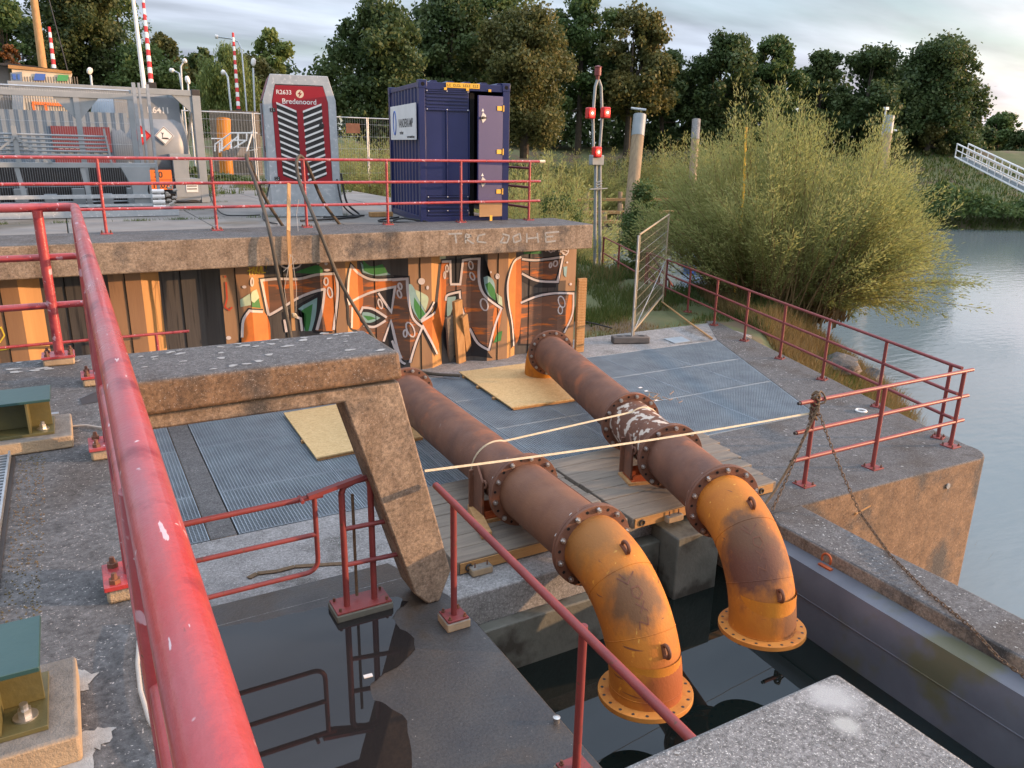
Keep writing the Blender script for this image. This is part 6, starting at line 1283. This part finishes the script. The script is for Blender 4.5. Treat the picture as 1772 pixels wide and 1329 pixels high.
tree('pointed small dark tree far right on the horizon', 1722, 203, 268, 60, 130, 'leaf_mid', nb=30, nl=3000, leaf=.6, base=.05)
tree('rounded far bush line left of the pointed tree', 1685, 222, 268, 60, 120, 'leaf_dark', 'dome', nb=24, nl=2500, leaf=.6, base=.02)
tree('low far hedge tree at right picture edge', 1775, 222, 268, 70, 125, 'leaf_dark', 'dome', nb=24, nl=2500, leaf=.6, base=.02)
# far-off wood behind, one dark mass low down
def hedge(name, pts, h, wdt, n, leaf_, mat, seg=None):
    P = []; pts = [Vector(p) for p in pts]; L_ = [(pts[i+1]-pts[i]).length for i in range(len(pts)-1)]; tot = sum(L_)
    s = rng.uniform(0, tot, n); out_ = np.zeros((n, 3))
    for i, v in enumerate(s):
        j = 0
        while v > L_[j] and j < len(L_)-1: v -= L_[j]; j += 1
        out_[i] = pts[j].lerp(pts[j+1], v/L_[j])
    hh = h*(.65+.35*np.sin(s*1.1+2*np.sin(s*.37)))*(1+.12*np.sin(s*3.7)); a = rng.uniform(0, pi, n); rr = rng.uniform(.7, 1, n)**.5
    out_[:, 2] += np.sin(a)*hh*rr; dx = np.cos(a)*wdt*rr; an = rng.uniform(0, 2*pi, n); out_[:, 0] += dx*np.cos(an); out_[:, 1] += dx*np.sin(an)
    Nn = unit(n)+np.array([0, 0, .5]); Nn /= np.linalg.norm(Nn, axis=1)[:, None]; V, F = cards(out_, Nn, leaf_*rng.uniform(.6, 1.4, n)*1.3, leaf_*.8)
    o = quads(name, V, F, mat); o['kind'] = 'stuff'; return o
def hz(px, t): p = D(px, 262, t); return (p.x, p.y, float(height(p.x, p.y))-.2)
hedge('distant_wood', [hz(-60, 84), hz(300, 86), hz(600, 84), hz(900, 82), hz(1150, 84), hz(1500, 86), hz(1640, 92)], 8.5, 4.0, 42000, .5, 'leaf_dark')
hedge('distant_wood', [hz(1640, 120), hz(1720, 140), hz(1900, 150)], 4.5, 3.0, 4000, .7, 'leaf_dark')
# bank vegetation on far shore
hedge('bank_shrubs', [(58, 42.8, 0.2), (63, 40, .3), (68, 37.5, .3), (75, 33, .3), (90, 24, .3)], 2.4, 2.2, 16000, .26, 'leaf_mid')
hedge('bank_shrubs', [(31, 49, .3), (37, 53, .5), (43, 54, .5), (50, 49, .4), (58, 43.5, .3)], 1.8, 1.6, 12000, .26, 'leaf_gold')
hedge('yard_edge_weeds', [(3, 27.5, 3.6), (6, 27, 3.6), (8, 25.5, 3.2)], .6, .6, 3000, .12, 'grass_green')
# ---- willow shrubs made of arching shoots with narrow leaves
def shoots(H, spread, ns, per, ll, lw, lean=(0, 0), base_r=.6, droop=.25, start=.3, seg=10, aniso=1.0, fan=1.0, limbs=0):
    V, SP = [], []; LB = [(rng.uniform(0, 2*pi), rng.uniform(.1, 1)**.7, rng.uniform(.72, 1.06)) for _ in range(limbs)]
    for i in range(ns):
        a = rng.uniform(0, 2*pi); br = base_r*sqrt(rng.uniform(0, 1)); p = np.array([br*cos(a), br*sin(a)*aniso, 0.]); a2 = a+rng.normal(0, .7); tilt = rng.uniform(0, 1)**.75*fan
        hk = rng.uniform(.6, 1.03)
        if limbs: lb = LB[i % limbs]; a2 = lb[0]+rng.normal(0, .22); tilt = min(1.1, max(0, lb[1]+rng.normal(0, .13)))*fan; hk = lb[2]*rng.uniform(.62, 1.03); p = np.array([.55*base_r*cos(lb[0])+rng.normal(0, .18), .55*base_r*sin(lb[0])+rng.normal(0, .18), 0.])
        h = H*hk*(1-.36*tilt); out_ = np.array([cos(a2)*spread*tilt+lean[0]*(.3+tilt), sin(a2)*spread*tilt*aniso+lean[1]*(.3+tilt), 0])
        u = np.linspace(0, 1, seg)[:, None]; w_ = rng.normal(0, .05, (1, 3)); path = p+out_*u**1.15+np.array([0, 0, 1.])*h*(u-droop*tilt*u**3)+w_*np.sin(u*5)*H*.12
        SP.append(path); n = int(per*rng.uniform(.7, 1.3)); s = start+(1-start)*rng.uniform(0, 1, n)**.8; idx = np.minimum((s*(seg-1)).astype(int), seg-2); f = (s*(seg-1)-idx)[:, None]
        q = path[idx]*(1-f)+path[idx+1]*f; tg = path[idx+1]-path[idx]; tg /= np.linalg.norm(tg, axis=1)[:, None]
        # side twigs: leaves sit off the stem along short random twigs
        tw = unit(n)*rng.uniform(.02, .30, n)[:, None]*(H/6); q = q+tw; dirv = tg*1.1+tw/(np.linalg.norm(tw, axis=1)[:, None]+1e-9)*.8+unit(n)*.35; dirv /= np.linalg.norm(dirv, axis=1)[:, None]
        V.append(np.concatenate([q, dirv], 1))
    A = np.concatenate(V); q, dv = A[:, :3], A[:, 3:]; Nn = np.cross(dv, unit(len(q))); Nn /= np.linalg.norm(Nn, axis=1)[:, None]+1e-9
    return SP, cards(q, Nn, ll*rng.uniform(.6, 1.3, len(q)), lw*rng.uniform(.7, 1.2, len(q)), up=dv)
def stemmesh(SP, r, parent, mat='twig'):
    m = MB()
    for path in SP: n = len(path); m.tube([Vector(p) for p in path], [r*(1-.85*k/(n-1)) for k in range(n)], 4, cap=False)
    return m.build('stems', mat, parent, local=True, smooth=0)
wz = float(height(15.7, 14.0))
wb = thing('willow_bush', 'big golden-green willow bush leaning over the river behind quay railing', 'willow', (16.0, 14.1, wz-.1))
SP, (V, F) = shoots(6.15, 2.55, 480, 300, .105, .021, lean=(-.1, .1), base_r=1.7, droop=.14, start=.36, fan=1.05, limbs=26); stemmesh(SP, .024, wb); quads('foliage', V, F, 'leaf_willow', wb)
SP, (V, F) = shoots(5.7, 2.5, 260, 300, .105, .021, lean=(-.1, .1), base_r=1.8, droop=.10, start=.34, fan=.95); stemmesh(SP, .02, wb); quads('inner_foliage', V, F, 'leaf_willow', wb)
SP, (V, F) = shoots(4.2, 2.6, 150, 240, .105, .021, lean=(.9, -.5), base_r=1.5, droop=.45, start=.32, fan=1.0, limbs=14); stemmesh(SP, .018, wb); quads('side_foliage', V, F, 'leaf_willow', wb)
SP, (V, F) = shoots(2.6, 1.7, 90, 220, .105, .020, lean=(.9, -.7), base_r=1.1, droop=.9, start=.3); stemmesh(SP, .013, wb); quads('low_foliage', V, F, 'leaf_willow', wb)
sb = thing('willow_shrub', 'feathery willow shrub beyond end of the deck coping, right of navy container', 'shrub', (12.2, 24.0, 0), group='feathery willow shrubs behind the deck')
SP, (V, F) = shoots(4.6, 2.3, 170, 150, .12, .026, base_r=1.0, droop=.2, start=.15); stemmesh(SP, .015, sb); quads('foliage', V, F, 'leaf_willow', sb)
def place(px, pytop, t, sc, label, xr=None):
    p = D(px, pytop, t); z = float(height(p.x, p.y)); s = (p.z-z)/4.7; return (p.x, p.y, z-.1), (sc*s, sc*s, s), label
lst = [(912, 232, 27, 1.1, 'feathery willow shrub beyond end of the deck coping, right of navy container'), (965, 238, 60, 1.5, 'feathery far-bank willow shrub just left of signal post'), (1062, 240, 63, 1.5, 'feathery far-bank willow shrub between signal post and banded mooring pile'),
       (1150, 258, 66, 1.5, 'feathery far-bank willow shrub between the two upright mooring piles'), (1185, 208, 62, 1.2, 'tall far-bank willow shrub around white-capped mooring pile'), (1012, 262, 61, 1.5, 'low far-bank willow shrub right behind signal post'), (1240, 235, 66, 1.4, 'far-bank willow shrub at left edge of the big willow'),
       (622, 200, 26, 1.0, 'tall dry-topped willow shrub behind fence right of generator'), (668, 215, 28, 1.1, 'willow shrub behind fence left of navy container'), (600, 225, 30, 1.0, 'willow shrub close behind right edge of generator'), (640, 235, 25, 1.2, 'lower willow shrub behind fence between generator and container'),
       (930, 300, 25, 1.1, 'lower willow shrub right behind the deck coping end'), (890, 215, 30, 1.2, 'taller willow shrub seen at right edge of navy container')]
for i, (px, py, t, s_, lb) in enumerate(lst):
    loc, sc, lb = place(px, py, t, s_, lb)
    if px < 700: sc = (1.0, 1.0, max(sc[2], .6))
    if i == 0: sb.location = loc; sb.scale = sc
    else: dup(sb, loc, rng.uniform(0, 6), lb, sc)
# dense dark green bushes low down behind the coping end
tree('dense dark green bush beside lower part of signal post', 1108, 330, 405, 120, 24, 'leaf_mid', 'dome', nb=34, nl=9000, leaf=.10, base=.02, name='bush', cat_='bush', bz=float(height(*D(1108, 405, 24).xy))-.1, wood='twig', trunk=.06)
tree('dark green bush just right of the deck coping end', 960, 345, 400, 120, 28, 'leaf_mid', 'dome', nb=30, nl=6000, leaf=.10, base=.02, name='bush', cat_='bush', bz=float(height(*D(960, 400, 28).xy))-.1, wood='twig', trunk=.06)
# grass and weeds
def blades(name, P, hgt, wdt, mat, tiltk=.35):
    n = len(P); up = np.array([0, 0, 1.])+unit(n)*tiltk; up[:, 2] = np.abs(up[:, 2]); up /= np.linalg.norm(up, axis=1)[:, None]; h = hgt*rng.uniform(.4, 1.2, n); side = np.cross(up, unit(n)); side /= np.linalg.norm(side, axis=1)[:, None]
    a = P-side*wdt/2; b = P+side*wdt/2; tp = P+up*h[:, None]+unit(n)*h[:, None]*.15; V = np.stack([a, b, tp], 1).reshape(-1, 3); F = np.arange(3*n).reshape(n, 3); o = quads(name, V, F, mat); o['kind'] = 'stuff'; return o
def scatter(n, fn, x0, x1, y0, y1, z=None):
    x = rng.uniform(x0, x1, n*3); y = rng.uniform(y0, y1, n*3); k = fn(x, y); x, y = x[k][:n], y[k][:n]; zz = height(x, y) if z is None else np.full(len(x), z); return np.stack([x, y, zz], 1)
nz = lambda x, y: np.sin(x*2.1+1.3*np.sin(y*1.7))+np.cos(y*2.6+np.sin(x*1.1))
blades('grass', scatter(9000, lambda x, y: (nz(x, y) > -.2) & (y > 12.45+.0*x), 7.9, 12.6, 12.4, 20), .11, .012, 'grass_dry')
blades('grass', scatter(9000, lambda x, y: (nz(x+3, y) > .3) & (y > 12.5), 7.9, 13.5, 12.4, 22), .17, .014, 'grass_green')
blades('tall_weeds', scatter(26000, lambda x, y: (nz(x*1.3, y) > -.7) & (wdist(x, y) > .3) & (y > 12.9+.3*(x-8)), 7.9, 19, 12.6, 27), .30, .022, 'grass_green', .45)
blades('tall_weeds', scatter(9000, lambda x, y: (nz(x, y*1.4) > .1) & (wdist(x, y) > .3) & (y > 15+.3*(x-8)), 7.6, 19, 14, 27), .45, .018, 'grass_dry', .45)
rv = lambda x, y: (x > 10.35+(y-5.6)*.365)
blades('river_bank_grass', scatter(42000, lambda x, y: rv(x, y) & (wdist(x, y) > .1) & (nz(x, y) > -1.1), 9.9, 21, 5.4, 18), .42, .018, 'grass_dry', .5)
blades('river_bank_grass', scatter(30000, lambda x, y: rv(x, y) & (wdist(x, y) > .3) & (nz(x+1, y+2) > -.3), 9.9, 21, 6, 18), .34, .02, 'grass_green', .5)
for k, (gx_, gy_) in enumerate(((11.3, 6.6), (11.9, 7.3), (12.6, 7.7), (13.2, 8.4), (14.0, 9.0))):
    a_ = rng.uniform(0, 2*pi, 900); r_ = np.abs(rng.normal(0, .28, 900)); x_, y_ = gx_+r_*np.cos(a_), gy_+r_*np.sin(a_); blades('tall_dry_grass', np.stack([x_, y_, height(x_, y_)-.03], 1), .85, .014, 'grass_dry', .3)
blades('far_bank_grass', scatter(30000, lambda x, y: wdist(x, y) > .5, 26, 80, 28, 66), .45, .10, 'grass_green', .4)
blades('yard_weeds', scatter(5000, lambda x, y: (nz(x*2, y*2) > .6), 2, 7, 20.5, 30, 3.7), .22, .02, 'grass_green', .5)
P = []
for k in range(26):
    x = rng.uniform(-2.5, 4.6); y = rng.choice([14.41, 16.41, 18.41])+rng.normal(0, .04); P.append(np.stack([x+rng.normal(0, .10, 60), y+rng.normal(0, .03, 60), np.full(60, 3.735)], 1))
blades('crack_weeds', np.concatenate(P), .06, .008, 'grass_green', .6)
# rocks on the bank
def onground(px, py):
    py = 604+(px-1400)*.40+random.uniform(4, 30); d = ray(px, py)
    for t in np.arange(12, 30, .05):
        q = CAM+d*t; h_ = float(height(q.x, q.y))
        if q.z < h_: return q.x, q.y, h_
    return q.x, q.y, h_
random.seed(8)
for k in range(8):
    x, y, z = onground(random.uniform(1440, 1570), 0); m = MB(); r = bmesh.ops.create_icosphere(m.bm, subdivisions=2, radius=random.uniform(.22, .36))['verts']
    sx, sy, sz_ = random.uniform(.8, 1.4), random.uniform(.8, 1.3), random.uniform(.5, .8)
    for v in r: v.co = Vector((v.co.x*sx, v.co.y*sy, v.co.z*sz_))*random.uniform(.85, 1.12)
    o = m.build('rock', 'concrete', smooth=0); o.location = (x, y, z+.26); tag(o, 'weathered brown rock on the bank between quay railing and river', 'rock', 'rocks on the river bank')
# debris on the gratings
random.seed(12); m = MB()
for k in range(16):
    c = G(1150+random.uniform(-28, 25), 690+random.uniform(-8, 8), LZ+.01); a = random.uniform(0, 3); m.tube([c, c+Vector((cos(a), sin(a), .05))*random.uniform(.05, .2)], .004, 5)
o = m.build('twigs', 'wood_new'); tag(o, 'scatter of broken twigs lying on grating beside right pipeline', 'twigs')
m = MB()
for px, py in ((1108, 671), (1118, 677), (1135, 693)): c = G(px, py, LZ+.006); m.box(c.x-.03, c.x+.03, c.y-.02, c.y+.02, c.z, c.z+.006)
o = m.build('paper_scraps', 'white'); tag(o, 'few white paper scraps on grating near the twigs', 'litter')
o = MB().tube([G(1145, 522, LZ+.1), G(1190, 556, LZ+.06), G(1232, 586, LZ+.03)], .02, 6).build('lath', 'wood_new'); tag(o, 'thin pale lath lying from mesh fence to gratings', 'lath')
o = MB().tube([G(1010, 556, LZ+.03), G(1030, 560, LZ+.03), G(1060, 568, LZ+.03)], .015, 6).build('rod', 'dark'); tag(o, 'thin dark rod lying on ground left of fence foot', 'rod')
